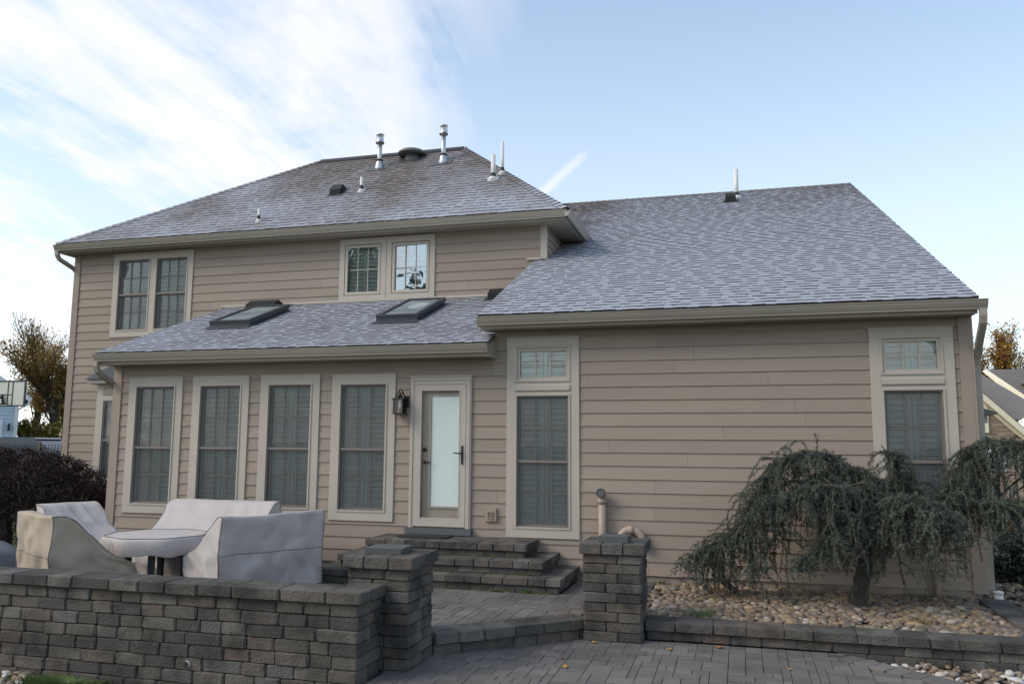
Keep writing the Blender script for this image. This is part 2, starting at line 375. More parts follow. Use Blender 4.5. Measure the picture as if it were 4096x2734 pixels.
def obj(name, me, parent=None, label=None, cat=None, group=None, kind=None, loc=None, scale=None, rotz=None):
    o = bpy.data.objects.new(name, me); COL.objects.link(o)
    if parent is not None: o.parent = parent
    if loc is not None: o.location = loc
    if scale is not None: o.scale = scale
    if rotz is not None: o.rotation_euler = (0, 0, rotz)
    if label: o['label'] = label
    if cat: o['category'] = cat
    if group: o['group'] = group
    if kind: o['kind'] = kind
    return o
def thing(name, label, cat, loc=(0,0,0), rotz=0, group=None, kind=None):
    return obj(name, None, None, label, cat, group, kind, loc, None, rotz)
def np_mesh(name, V, F, mat, smooth=False):
    me = bpy.data.meshes.new(name); V = np.asarray(V, np.float32); F = np.asarray(F, np.int32)
    k = F.shape[1]
    me.vertices.add(len(V)); me.vertices.foreach_set('co', V.ravel())
    me.loops.add(F.size); me.loops.foreach_set('vertex_index', F.ravel())
    me.polygons.add(len(F)); me.polygons.foreach_set('loop_start', np.arange(0, F.size, k, dtype=np.int32))
    if smooth: me.polygons.foreach_set('use_smooth', np.ones(len(F), bool))
    me.materials.append(MAT[mat]); me.update(calc_edges=True); me.validate(); return me

# rough split-face blocks: a few unit meshes shared by all blocks (44 triangles each)
def chamfer_block(name, mat, ch=.06, jit=.02, bulge=0.0, seed=0):
    rr = random.Random(seed)
    V = []; idx = {}
    for sx in (-1,1):
        for sy in (-1,1):
            for sz in (-1,1):
                for ax in range(3):
                    c = [sx*.5, sy*.5, sz*.5]
                    for o in range(3):
                        if o != ax: c[o] -= (sx,sy,sz)[o]*ch*rr.uniform(.5,1.5)*(1.0 if o != 2 else 1.5)
                    c[ax] += rr.uniform(-jit, jit)
                    idx[(sx,sy,sz,ax)] = len(V); V.append(tuple(c))
    F = []
    for ax in range(3):
        for s in (-1,1):
            q = []
            o1, o2 = [(1,2),(0,2),(0,1)][ax]
            for a, b in ((-1,-1),(1,-1),(1,1),(-1,1)):
                k = [0,0,0]; k[ax] = s; k[o1] = a; k[o2] = b; q.append(idx[(*k, ax)])
            F.append(q)
    for ax in range(3):                      # edges running along ax
        o1, o2 = [(1,2),(0,2),(0,1)][ax]
        for a in (-1,1):
            for b in (-1,1):
                q = []
                for t, fa in ((-1,o1),(1,o1),(1,o2),(-1,o2)):
                    k = [0,0,0]; k[ax] = t; k[o1] = a; k[o2] = b; q.append(idx[(*k, fa)])
                F.append(q)
    for sx in (-1,1):
        for sy in (-1,1):
            for sz in (-1,1): F.append([idx[(sx,sy,sz,a)] for a in range(3)])
    me = bpy.data.meshes.new(name); me.from_pydata(V, [], F); me.materials.append(MAT[mat])
    import bmesh
    bm = bmesh.new(); bm.from_mesh(me); bmesh.ops.recalc_face_normals(bm, faces=bm.faces); bm.to_mesh(me); bm.free()
    me.update(); return me
BLOCKS = [chamfer_block('block', 'block', .055, .02, seed=i) for i in range(9)]
CAPS = [chamfer_block('cap_block', 'block', .045, .012, seed=20+i) for i in range(6)]
PAVERS = [chamfer_block('paver', 'paver', .035, .006, seed=40+i) for i in range(5)]
def block(name, parent, x0, x1, y0, y1, z0, z1, lib=None, gap=.004, rot=0):
    lib = lib or BLOCKS
    o = obj(name, random.choice(lib), parent, loc=((x0+x1)/2, (y0+y1)/2, (z0+z1)/2),
            scale=((x1-x0-gap)*(1 if rot else random.choice((-1,1))), y1-y0-gap, (z1-z0-gap*.6)))
    if rot: o.rotation_euler = (0,0,rot)
    return o
def splits(a, b, lo, hi):
    out = [a]
    while b-out[-1] > hi*1.25:
        out.append(out[-1]+random.uniform(lo, hi))
    rest = b-out[-1]
    if rest > hi: out.append(out[-1]+rest*random.uniform(.45,.55))
    out.append(b); return list(zip(out[:-1], out[1:]))

# ================================================================== GROUND AND SETTING
def ground_height(x, y):
    z = -.46
    if x < -13: z += .85*min(1, (-13-x)/9)
    if y > 8 and x > 0: z += 0
    return z
xs = [-400,-120,-70,-45,-34,-28,-24,-22,-20,-18,-16,-14.5,-13,-11,-9,-6,-3,0,3,6,9,14,22,40,80,180,400]
ys = [-400,-120,-60,-30,-18,-12,-9,-6,-3,0,3,6,10,16,24,34,50,80,140,400,900]
mb = MB()
for y in ys:
    for x in xs: mb.v.append((x, y, ground_height(x, y)))
for j in range(len(ys)-1):
    for i in range(len(xs)-1):
        a = j*len(xs)+i; mb.f.append((a, a+1, a+1+len(xs), a+len(xs)))
mb.build('ground', 'lawn', smooth=True, kind='structure')

# ================================================================== HOUSE
UY = 3.0                         # upper-storey wall plane
house = thing('house', 'taupe lap-sided two-storey house with frosted grey shingle roofs and cream window trim', 'house')
def hpart(name, mb, mat, parent=None, smooth=False, label=None, kind=None):
    return mb.build(name, mat, parent or house, smooth, label=label, kind=kind)

# --- walls: a dark structural core set back behind the boards
EXPO = .178
def lap_wall(core, Y, x0, x1, z0, zt, holes, seg=(2.2,3.6), face=None):
    """horizontal lap boards on plane Y between x0..x1; holes are outer-trim rectangles"""
    n = 0
    k = 0
    while z0+k*EXPO < zt-.01:
        a, b = z0+k*EXPO, min(z0+(k+1)*EXPO, zt)
        joints = [x0]; 
        x = x0+random.uniform(.6, seg[1])
        while x < x1-.5: joints.append(x); x += random.uniform(*seg)
        joints.append(x1)
        for ja, jb in zip(joints[:-1], joints[1:]):
            rects = [(ja+.0012, jb-.0012, a, b)]
            for hx0, hx1, hz0, hz1 in holes:
                out = []
                for (p, q, c, d) in rects:
                    if hx1 <= p or hx0 >= q or hz1 <= c or hz0 >= d: out.append((p,q,c,d)); continue
                    if p < hx0: out.append((p, hx0, c, d))
                    if q > hx1: out.append((hx1, q, c, d))
                    m0, m1 = max(p,hx0), min(q,hx1)
                    if hz0-c > .025: out.append((m0, m1, c, hz0))
                    if d-hz1 > .025: out.append((m0, m1, hz1, d))
                rects = out
            for p, q, c, d in rects:
                if q-p < .003: continue
                t0 = .0175*(1-(c-a)/EXPO*.85)+.001; t1 = .0175*(1-(d-a)/EXPO*.85)+.001
                mb = MB().prism([(Y-t0, c+.0005), (Y-t1, d+.012), (Y+.012, d+.012), (Y+.012, c+.0005)], 'x', p, q)
                hpart('siding_board', mb, 'siding', core); n += 1
        k += 1
    return n

# openings (outer trim rectangles)
W14 = [(-9.465,-8.465,.60,2.73),(-8.275,-7.272,.60,2.73),(-7.067,-6.060,.60,2.73),(-5.855,-4.831,.588,2.72)]
DOOR = (-4.585,-3.655,.525,2.665)
W5 = (-3.135,-2.10,.435,3.20)
W6 = (1.635,2.606,.48,3.19)
UW1 = (-12.57,-10.64,3.86,5.62)
UW2 = (-7.347,-5.39,4.41,5.61)

core = hpart('wall', MB().box(-9.72,2.78,.30,.42,-.10,3.32), 'core')
lap_wall(core, 0.0, -9.62, 2.665, 0.0, 3.305, W14+[DOOR, W5, W6, (-9.7,-3.325,2.945,3.4)])
# corner boards and frieze
hpart('corner_board', MB().box(-9.75,-9.62,-.032,.02,-.02,2.925), 'siding', core)
hpart('corner_board', MB().box(-9.78,-9.75,-.030,.12,-.02,2.925), 'siding', core)
hpart('corner_board', MB().box(2.665,2.80,-.032,.02,-.03,3.305), 'siding', core)
hpart('corner_board', MB().box(2.80,2.83,-.028,.14,-.03,3.305), 'siding', core)
# side wall of the family room (right) and sunroom (left)
side = hpart('wall', MB().box(2.60,2.79,.42,9.6,-.1,3.32), 'siding')
for k in range(19):
    hpart('siding_board', MB().prism([(2.79+.019,k*EXPO),(2.79+.004,(k+1)*EXPO),(2.78,(k+1)*EXPO),(2.78,k*EXPO)], 'y', .14, 9.6), 'siding', side)
gable = hpart('wall', MB().prism([(.0,3.3),(9.8,8.0),(19.0,3.3)], 'x', 2.70, 2.795), 'siding')
sidel = hpart('wall', MB().prism([(.02,-.1),(3.0,-.1),(3.0,4.3),(.02,2.95)], 'x', -9.74, -9.55), 'siding')
for k in range(17):
    hpart('siding_board', MB().prism([(-9.74-.019,k*EXPO),(-9.74-.004,(k+1)*EXPO),(-9.73,(k+1)*EXPO),(-9.73,k*EXPO)], 'y', .12, 2.98), 'siding', sidel)
# foundation
hpart('foundation', MB().box(-9.70,2.77,.015,.30,-.5,.03), 'foundation')
hpart('foundation', MB().box(2.55,2.77,.30,9.6,-.5,.02), 'foundation')
hpart('foundation', MB().box(-13.5,-9.70,3.03,3.3,-.5,-.05), 'foundation')

# upper storey and left wing
ucore = hpart('wall', MB().box(-13.5,-3.28,UY+.30,UY+.42,-.1,5.68), 'core')
lap_wall(ucore, UY, -13.43, -9.76, -.10, 4.35, [UW1])
lap_wall(ucore, UY, -13.43, -3.36, 4.35, 5.655, [UW1, UW2])
hpart('corner_board', MB().box(-13.56,-13.43,UY-.032,UY+.02,-.12,5.655), 'siding', ucore)
hpart('corner_board', MB().box(-13.58,-13.56,UY-.030,UY+.12,-.12,5.655), 'siding', ucore)
hpart('corner_board', MB().box(-3.36,-3.24,UY-.032,UY+.02,5.03,5.655), 'trim', ucore, label='pale corner board at the upper right end of the second storey')
uside = hpart('wall', MB().box(-3.42,-3.26,UY+.03,9.0,4.6,5.67), 'siding')
for k in range(6):
    z = 4.9+k*EXPO*.75
    hpart('siding_board', MB().prism([(-3.26+.019,z),(-3.26+.004,z+.135),(-3.27,z+.135),(-3.27,z)], 'y', UY+.02, 9.0), 'siding', uside)
hpart('wall', MB().box(-13.5,-13.3,UY+.42,9.0,-.1,5.66), 'siding')
# pale flashing strips where the shed roof meets the wall
hpart('flashing', MB().box(-9.93,-3.48,UY-.045,UY-.02,4.385,4.43), 'trim', ucore)
hpart('flashing', MB().box(-3.62,-3.36,UY-.05,UY-.033,5.02,5.06), 'trim', ucore)

# --- windows
def louvres(win, x0, x1, z0, z1, Y, sp=.076):
    n = int((z1-z0)/sp); sp = (z1-z0)/n
    prof = [(-.010,-sp*.46),(-.004,-sp*.47),(.016,sp*.44),(.011,sp*.46)]
    me = MB().prism(prof, 'x', -.5, .5).mesh('louvre', MAT['shutter'])
    for i in range(n):
        o = obj('louvre', me, win, loc=((x0+x1)/2, Y+random.uniform(0,.003), z0+(i+.5)*sp), scale=(x1-x0, 1, 1))
        o.rotation_euler = (random.uniform(-.05,.05), 0, 0)
def shutters(win, x0, x1, z0, z1, Y, mid=None, stile=.055):
    """pair of louvred shutters filling x0..x1"""
    xm = (x0+x1)/2
    for a, b in ((x0, xm-.003), (xm+.003, x1)):
        fr = MB().box(a, a+stile, Y, Y+.03, z0, z1).box(b-stile, b, Y, Y+.03, z0, z1)
        rails = [(z0, z0+.09), (z1-.09, z1)] + ([(mid-.045, mid+.045)] if mid else [])
        for c, d in rails: fr.box(a+stile, b-stile, Y+.001, Y+.029, c, d)
        hpart('shutter_frame', fr, 'shutter', win)
        spans = [(z0+.09, (mid or z1)-(.045 if mid else .09))] + ([(mid+.045, z1-.09)] if mid else [])
        for c, d in spans: louvres(win, a+stile+.002, b-stile-.002, c, d, Y+.006)
def frame_ring(mb, x0, x1, z0, z1, wd, y0, y1):
    mb.box(x0, x0+wd, y0, y1, z0, z1).box(x1-wd, x1, y0, y1, z0, z1)
    mb.box(x0+wd, x1-wd, y0, y1, z0, z0+wd).box(x0+wd, x1-wd, y0, y1, z1-wd, z1); return mb
def bars(win, x0, x1, z0, z1, Y, nx, nz, mat='muntin', wd=.018):
    for i in range(1, nx):
        x = x0+(x1-x0)*i/nx; hpart('muntin', MB().box(x-wd/2, x+wd/2, Y, Y+.008, z0, z1), mat, win)
    for j in range(1, nz):
        z = z0+(z1-z0)*j/nz; hpart('muntin', MB().box(x0, x1, Y+.001, Y+.007, z-wd/2, z+wd/2), mat, win)
def jamb(win, x0, x1, z0, z1, Y):
    """liner of the opening, from the trim back to the core"""
    mb = MB(); d = Y+.30; e = .012
    mb.box(x0-e, x0, Y-.02, d, z0-e, z1+e).box(x1, x1+e, Y-.02, d, z0-e, z1+e).box(x0, x1, Y-.02, d, z0-e, z0).box(x0, x1, Y-.02, d, z1, z1+e)
    hpart('jamb', mb, 'trim', win)
    hpart('dark_room_panel', MB().box(x0, x1, d-.02, d-.006, z0, z1), 'room', win)  # dark panel standing in for the unlit room behind the opening
def casing(r, Y, tw=.125, sill=True, extra=()):
    x0, x1, z0, z1 = r
    mb = MB()
    mb.box(x0, x0+tw, Y-.034, Y+.01, z0+tw+.001, z1-tw-.001).box(x1-tw, x1, Y-.034, Y+.01, z0+tw+.001, z1-tw-.001)
    mb.box(x0, x1, Y-.036, Y+.01, z1-tw, z1).box(x0, x1, Y-.036, Y+.01, z0, z0+tw)
    mb.box(x0-.006, x1+.006, Y-.044, Y+.01, z1+.0005, z1+.012)
    for e in extra: mb.box(*e)
    return mb
def bead(win, x0, x1, z0, z1, Y):
    """stepped brick-mould inside the casing"""
    hpart('moulding', frame_ring(MB(), x0, x1, z0, z1, .022, Y-.046, Y-.02), 'trim', win)
def double_hung(win, x0, x1, z0, z1, meet, Y, shut=True, mid=None):
    """x0..z1: clear opening inside the casing; full insect screen outside"""
    jamb(win, x0, x1, z0, z1, Y)
    bead(win, x0, x1, z0, z1, Y)
    x0 += .022; x1 -= .022; z0 += .022; z1 -= .022
    hpart('screen_frame', frame_ring(MB(), x0, x1, z0, z1, .02, Y-.022, Y-.012).box(x0+.02, x1-.02, Y-.024, Y-.012, meet-.018, meet+.018), 'screen_frame', win)
    hpart('insect_screen', MB().quad((x0+.02,Y-.013,z0+.02),(x1-.02,Y-.013,z0+.02),(x1-.02,Y-.013,z1-.02),(x0+.02,Y-.013,z1-.02)), 'screen', win)
    for a, b, yo in ((meet-.02, z1, .02), (z0, meet+.02, .05)):
        hpart('sash', frame_ring(MB(), x0, x1, a, b, .036, Y+yo, Y+yo+.028), 'sash', win)
        hpart('pane', MB().box(x0+.036, x1-.036, Y+yo+.010, Y+yo+.018, a+.036, b-.036), 'pane', win)
        bars(win, x0+.036, x1-.036, a+.036, b-.036, Y+yo-.002, 3, 2)
    if shut: shutters(win, x0+.01, x1-.01, z0+.01, z1-.01, Y+.085, mid)
for i, r in enumerate(W14):
    lab = ['tall shuttered window at the left end of the ground floor', 'second tall shuttered window from the left, behind the covered loveseat', 'third tall shuttered window from the left', 'tall shuttered window beside the black wall lantern'][i]
    win = hpart('window', casing(r, 0), 'trim', label=lab)
    double_hung(win, r[0]+.125, r[1]-.125, r[2]+.125, r[3]-.125, 1.62, 0, mid=1.35)
for r, gz, tz, meet, lab in ((W5, (.555,2.40), (2.575,3.075), 1.47, 'tall window with transom to the right of the door'),
                             (W6, (.60,2.425), (2.60,3.08), 1.52, 'tall window with transom behind the weeping cedar')):
    x0, x1, z0, z1 = r; tw = .125
    win = hpart('window', MB().box(x0, x0+tw, -.034, .01, z0+.121, z1-.121).box(x1-tw, x1, -.034, .01, z0+.121, z1-.121)
                .box(x0, x1, -.036, .01, z1-.12, z1).box(x0, x1, -.036, .01, z0, z0+.12)
                .box(x0-.006, x1+.006, -.044, .01, z1+.0005, z1+.012)
                .box(x0+tw, x1-tw, -.030, .01, gz[1]+.001, tz[0]-.001), 'trim', label=lab)
    hpart('mullion_cover', MB().prism([(-.038, gz[1]+.04), (-.052, gz[1]+.055), (-.052, tz[0]-.055), (-.038, tz[0]-.04), (-.030, tz[0]-.04), (-.030, gz[1]+.04)], 'x', x0+tw+.004, x1-tw-.004), 'trim', win)
    double_hung(win, x0+tw, x1-tw, gz[0], gz[1], meet, 0, mid=None)
    a, b, c, d = x0+tw, x1-tw, tz[0], tz[1]
    jamb(win, a, b, c, d, 0); bead(win, a, b, c, d, 0)
    a += .022; b -= .022; c += .022; d -= .022
    hpart('sash', frame_ring(MB(), a, b, c, d, .042, -.022, .02), 'trim', win)
    hpart('pane', MB().box(a+.042, b-.042, -.002, .006, c+.042, d-.042), 'pane' if x0 < 0 else 'coated_pane', win)
    bars(win, a+.042, b-.042, c+.042, d-.042, -.012, 3, 2, 'trim', .016)
    shutters(win, a+.01, b-.01, c+.01, d-.01, .035)
# upper-left pair of double-hung windows
x0, x1, z0, z1 = UW1
win = hpart('window', casing(UW1, UY, .12).box(-11.665,-11.525, UY-.034, UY+.01, z0+.121, z1-.121), 'trim', label='pair of upstairs double-hung windows at the left end')
for a, b in ((x0+.12, -11.665), (-11.525, x1-.12)):
    double_hung(win, a, b, z0+.12, z1-.12, 4.745, UY, mid=None)
# upper casement pair
x0, x1, z0, z1 = UW2
for a, b, lab in ((x0, -6.378, 'upstairs casement window with closed blinds, left of the pair'), (-6.370, x1, 'upstairs casement window mirroring sky and branches, right of the pair')):
    win = hpart('window', casing((a, b, z0, z1), UY, .105), 'trim', label=lab)
    p, q, c, d = a+.105, b-.105, z0+.105, z1-.105
    jamb(win, p, q, c, d, UY)
    p += .012; q -= .012; c += .012; d -= .012
    hpart('sash', frame_ring(MB(), p, q, c, d, .052, UY-.03, UY+.02), 'trim', win)
    pn = hpart('pane', MB().box(-(q-p)/2+.052, (q-p)/2-.052, -.003, .004, -(d-c)/2+.052, (d-c)/2-.052), 'coated_pane' if a == x0 else 'boosted_mirror_pane', win)
    pn.location = ((p+q)/2, UY-.004, (c+d)/2)
    pn.rotation_euler = (0, 0, R(2.2) if a == x0 else R(-2.5))
    bars(win, p+.052, q-.052, c+.052, d-.052, UY-.018, 3, 2, 'trim', .014)
    shutters(win, p+.01, q-.01, c+.01, d-.01, UY+.10, stile=.03)

# --- rear door with storm door
x0, x1, z0, z1 = DOOR
door = hpart('door', MB().box(x0, x0+.075, -.045, .01, z0, z1-.11).box(x1-.075, x1, -.045, .01, z0, z1-.11).box(x0, x1, -.045, .01, z1-.11, z1)
             .box(x0+.02, x0+.05, -.056, -.045, z0, z1-.05).box(x1-.05, x1-.02, -.056, -.045, z0, z1-.05).box(x0+.02, x1-.02, -.056, -.0452, z1-.049, z1-.02)
             .box(x0-.012, x1+.012, -.06, .01, z1+.0005, z1+.018), 'trim', label='glazed storm door in cream frame above the stone steps')
a, b, c, d = x0+.078, x1-.078, z0+.02, z1-.115
hpart('storm_door', frame_ring(MB(), a, b, c, d, .085, -.05, -.015).box(a+.085, b-.085, -.048, -.017, c+.086, c+.12)
      .box(a+.085, a+.10, -.055, -.015, c+.12, d-.085).box(b-.10, b-.085, -.055, -.015, c+.12, d-.085), 'trim', door)
ga, gb, gc, gd = a+.09, b-.09, c+.115, d-.085
hpart('storm_glass', MB().quad((ga,-.03,gc),(gb,-.03,gc),(gb,-.03,gd),(ga,-.03,gd)), 'storm_glass', door)
hpart('jamb', MB().box(a-.01, a, -.02, .30, c, d).box(b, b+.01, -.02, .30, c, d).box(a, b, -.02, .30, d, d+.01).box(a, b, -.02, .30, c-.01, c), 'trim', door)
ia, ib = a+.075, b-.005
hpart('inner_door', frame_ring(MB(), ia+.02, ib-.02, c, d, .005, .051, .07).box(ia, ia+.13, .03, .05, c, d).box(ib-.09, ib, .03, .05, c, d)
      .box(ia+.13, ib-.09, .03, .05, c, c+.26).box(ia+.13, ib-.09, .03, .05, d-.14, d).box(a, ia, .025, .05, c, d), 'door_paint', door)
hpart('door_lite_frame', frame_ring(MB(), ia+.12, ib-.085, c+.25, d-.13, .028, .012, .03), 'trim', door)
bl = MB(); nb = 92
for i in range(nb):
    z = c+.285+(d-.165-c-.285)*i/(nb-1)
    bl.quad((ia+.152,.030,z-.0095),(ib-.117,.030,z-.0095),(ib-.117,.035,z+.0105),(ia+.152,.035,z+.0105))
hpart('blind_slats', bl, 'blind', door, kind='stuff')
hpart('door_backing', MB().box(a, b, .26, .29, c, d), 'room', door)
# handles
hpart('handle_plate', MB().box(b-.062, b-.032, -.062, -.05, 1.42, 1.68), 'black_metal', door)
hpart('handle', MB().tube([(b-.047,-.062,1.57),(b-.047,-.10,1.575),(b-.09,-.105,1.57),(b-.13,-.105,1.582),(b-.165,-.10,1.568)], [.012,.011,.010,.009,.007], 8), 'black_metal', door, True)
hpart('deadbolt', MB().tube([(ia+.06,.03,1.62),(ia+.06,.005,1.62)], .028, 12), 'black_metal', door, True)
hpart('handle', MB().tube([(ia+.06,.03,1.44),(ia+.06,-.01,1.44),(ia+.10,-.012,1.445),(ia+.15,-.01,1.44)], [.022,.012,.010,.008], 8), 'black_metal', door, True)
hpart('door_sill', MB().box(x0-.03, x1+.03, -.10, .01, .435, z0-.002), 'sill_metal', door)

# --- bay window on the left wing
bx0, by = -12.35, 2.50
bay = hpart('bay_window', MB().prism([(bx0,by),(-10.4,by),(-10.1,2.98),(bx0-.28,2.98)], 'z', .16, .95)
            .prism([(bx0,by),(-10.4,by),(-10.1,2.98),(bx0-.28,2.98)], 'z', 2.58, 2.86)
            .box(bx0, bx0+.13, by-.012, by+.10, .951, 2.579), 'trim', label='small bay window tucked beside the sunroom')
hpart('bay_panel', MB().box(bx0+.14, -11.2, by-.014, by-.001, .28, .86), 'siding', bay)
hpart('bay_panel', MB().box(bx0+.14, -11.2, by-.014, by-.001, 2.64, 2.80), 'siding', bay)
hpart('bay_trim', MB().box(bx0+.13, -11.2, by-.020, by+.02, .95, 1.00).box(bx0+.13, bx0+.17, by-.020, by+.02, 1.001, 2.52).box(bx0+.13, -11.2, by-.020, by+.02, 2.521, 2.58), 'trim', bay)
hpart('sash', frame_ring(MB(), bx0+.17, -11.4, 1.0, 2.52, .03, by-.004, by+.03).box(bx0+.20, -11.43, by-.006, by+.03, 1.72, 1.76), 'screen_frame', bay)
hpart('insect_screen', MB().quad((bx0+.20,by+.004,1.03),(-11.43,by+.004,1.03),(-11.43,by+.004,2.49),(bx0+.20,by+.004,2.49)), 'screen', bay)
hpart('pane', MB().box(bx0+.20, -11.43, by+.03, by+.036, 1.03, 2.49), 'pane', bay)
louvres(bay, bx0+.22, -11.45, 1.03, 2.49, by+.10)
hpart('dark_room_panel', MB().box(bx0+.14, -10.6, by+.25, by+.27, .96, 2.57), 'room', bay)
hpart('side_panel', MB().prism([(bx0-.005,by+.02),(bx0-.28,2.97),(bx0-.20,2.97),(bx0+.03,by+.10)], 'z', .951, 2.579), 'trim', bay)
hpart('bay_soffit', MB().prism([(bx0-.13,by-.12),(-10.3,by-.12),(-10.0,2.99),(bx0-.42,2.99)], 'z', 2.861, 2.94), 'trim', bay)
broof = hpart('bay_roof', MB().poly([(bx0-.18,by-.17,2.945),(-10.2,by-.17,2.945),(-10.5,2.99,3.42),(bx0+.2,2.99,3.42)]).poly([(bx0-.18,by-.17,2.945),(bx0+.2,2.99,3.42),(bx0-.48,2.99,2.945)])
      .poly([(bx0-.18,by-.17,2.943),(bx0-.48,2.99,2.943),(-10.0,2.99,2.943),(-10.2,by-.17,2.943)]), 'dark_clad', bay)

# --- roofs
def shingle_face(roof, O, U, Vv, Nn, ulim, vmax, singles, expo=.143, seed=0, wob=0.0):
    """courses of laminated shingles; the lowest courses are separate objects, the rest one joined mesh"""
    rr = random.Random(seed); O, U, Vv, Nn = map(Vector, (O, U, Vv, Nn))
    V = []; F = []; made = 0
    ncourse = int(vmax/expo)+1
    def tab(ua, ub, v0, v1, h, single):
        nonlocal made
        l0, r0 = ulim(v0); l1, r1 = ulim(min(v1, vmax)); v1 = min(v1, vmax)
        a0, b0 = max(ua, l0), min(ub, r0); a1, b1 = max(ua, l1), min(ub, r1)
        if b0-a0 < .015: return
        if b1 < a1: a1 = b1 = min(max((a1+b1)/2, a0), b0)
        P = lambda u, v, hh: O+U*u+Vv*v+Nn*hh
        sk = rr.uniform(-.004,.004)
        pts = [P(a0,v0+sk,h), P(b0,v0-sk,h), P(b1,v1,.003), P(a1,v1,.003), P(a0,v0+sk,-.004), P(b0,v0-sk,-.004)]
        fs = [(0,1,2,3),(4,5,1,0),(0,3,4),(1,5,2)]
        if single:
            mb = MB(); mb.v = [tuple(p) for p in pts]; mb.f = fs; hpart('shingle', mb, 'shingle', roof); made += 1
        else:
            i = len(V); V.extend(tuple(p) for p in pts); F.extend(tuple(i+k for k in f) for f in fs)
    for k in range(ncourse):
        v0 = k*expo; v1 = v0+expo+.03
        if v0 >= vmax-.02: break
        l, r = ulim(v0)
        u = l-rr.uniform(0,.3)
        while u < r:
            u_ = u+rr.uniform(.28,.42); tab(u, u_-.003, v0, v1, .010, False); u = u_
        u = l-rr.uniform(0,.25)
        while u < r:
            wd = rr.choice((.11,.14,.17,.20,.24)); gp = rr.choice((.006,.07,.10,.13,.16))
            tab(u, u+wd, v0+.0006, v1, rr.uniform(.015,.018), made < singles); u += wd+gp
    mb = MB(); mb.v = V; mb.f = F
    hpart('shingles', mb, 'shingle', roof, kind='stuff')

# family-room roof (right)
fm = .452; fz0, fy0 = 3.492, -.38; frY = 9.80; frZ = fz0+fm*(frY-fy0)
fl = math.hypot(1, fm); fV = Vector((0, 1/fl, fm/fl)); fN = Vector((0, -fm/fl, 1/fl))
FX0, FX1 = -3.47, 2.83
roofF = hpart('roof', MB().prism([(fy0,fz0-.02),(frY,frZ-.02),(2*frY-fy0,fz0-.02),(2*frY-fy0,fz0-.10),(frY,frZ-.12),(fy0,fz0-.10)], 'x', -3.24, FX1-.012)
              .prism([(fy0,fz0-.02),(UY,fz0-.02+fm*(UY-fy0)),(UY,fz0-.10+fm*(UY-fy0)),(fy0,fz0-.10)], 'x', FX0+.01, -3.2405)
              .prism([(5.2,fz0-.02+fm*(5.2-fy0)),(frY,frZ-.02),(frY,frZ-.12),(5.2,fz0-.10+fm*(5.2-fy0))], 'x', -6.5, -3.2405), 'bg_roof', label='large frosted shingle slope over the family room')
vst = (5.2-fy0)*fl; vw = (UY-fy0)*fl
def flim(v):
    if v < vw: return (0, FX1-FX0)
    if v < vst: return (-3.262-FX0, FX1-FX0)
    return (-6.4-FX0, FX1-FX0)
shingle_face(roofF, (FX0, fy0-.015, fz0-.007), (1,0,0), fV, fN, flim, (frY-fy0)*fl, 130, seed=1)
hpart('drip_edge', MB().prism([(fy0-.02,fz0-.035),(fy0-.012,fz0-.012),(fy0+.2,fz0+.08),(fy0+.2,fz0+.06)], 'x', FX0+.005, FX1-.005), 'black_plastic', roofF)
# rake board, right
hpart('rake_board', MB().prism([(fy0,fz0-.16),(frY,frZ-.16),(frY,frZ-.025),(fy0,fz0-.025)], 'x', FX1-.045, FX1-.018), 'trim', roofF)
# ridge caps
for i in range(58):
    xx = FX1-.01-i*.155
    hpart('ridge_cap', MB().poly([(xx,frY-.14,frZ-.045),(xx-.17,frY-.14,frZ-.05),(xx-.17,frY,frZ+.018),(xx,frY,frZ+.030)]).poly([(xx,frY,frZ+.030),(xx-.17,frY,frZ+.018),(xx-.17,frY+.14,frZ-.05),(xx,frY+.14,frZ-.045)])
          .poly([(xx,frY-.14,frZ-.06),(xx,frY-.14,frZ-.045),(xx,frY,frZ+.030),(xx,frY,frZ)]), 'bg_roof', roofF)

# shed roof over the sunroom
sm = .377; sz0, sy0 = 3.112, -.38
sl = math.hypot(1, sm); sV = Vector((0, 1/sl, sm/sl)); sN = Vector((0, -sm/sl, 1/sl))
SX0, SX1 = -9.84, -3.32
roofS = hpart('roof', MB().prism([(sy0,sz0-.02),(UY-.01,sz0-.02+sm*(UY-sy0)),(UY-.01,sz0-.10+sm*(UY-sy0)),(sy0,sz0-.10)], 'x', SX0+.012, SX1), 'bg_roof', label='low frosted shed roof with two skylights over the sunroom')
shingle_face(roofS, (SX0, sy0-.015, sz0-.007), (1,0,0), sV, sN, lambda v: (0, SX1-SX0), (UY-.02-sy0)*sl, 110, seed=2)
hpart('drip_edge', MB().prism([(sy0-.02,sz0-.035),(sy0-.012,sz0-.012),(sy0+.2,sz0+.065),(sy0+.2,sz0+.045)], 'x', SX0+.005, SX1-.005), 'black_plastic', roofS)
hpart('rake_board', MB().prism([(sy0,sz0-.15),(UY-.01,sz0-.15+sm*(UY-sy0)),(UY-.01,sz0-.025+sm*(UY-sy0)),(sy0,sz0-.025)], 'x', SX0+.018, SX0+.045), 'trim', roofS)

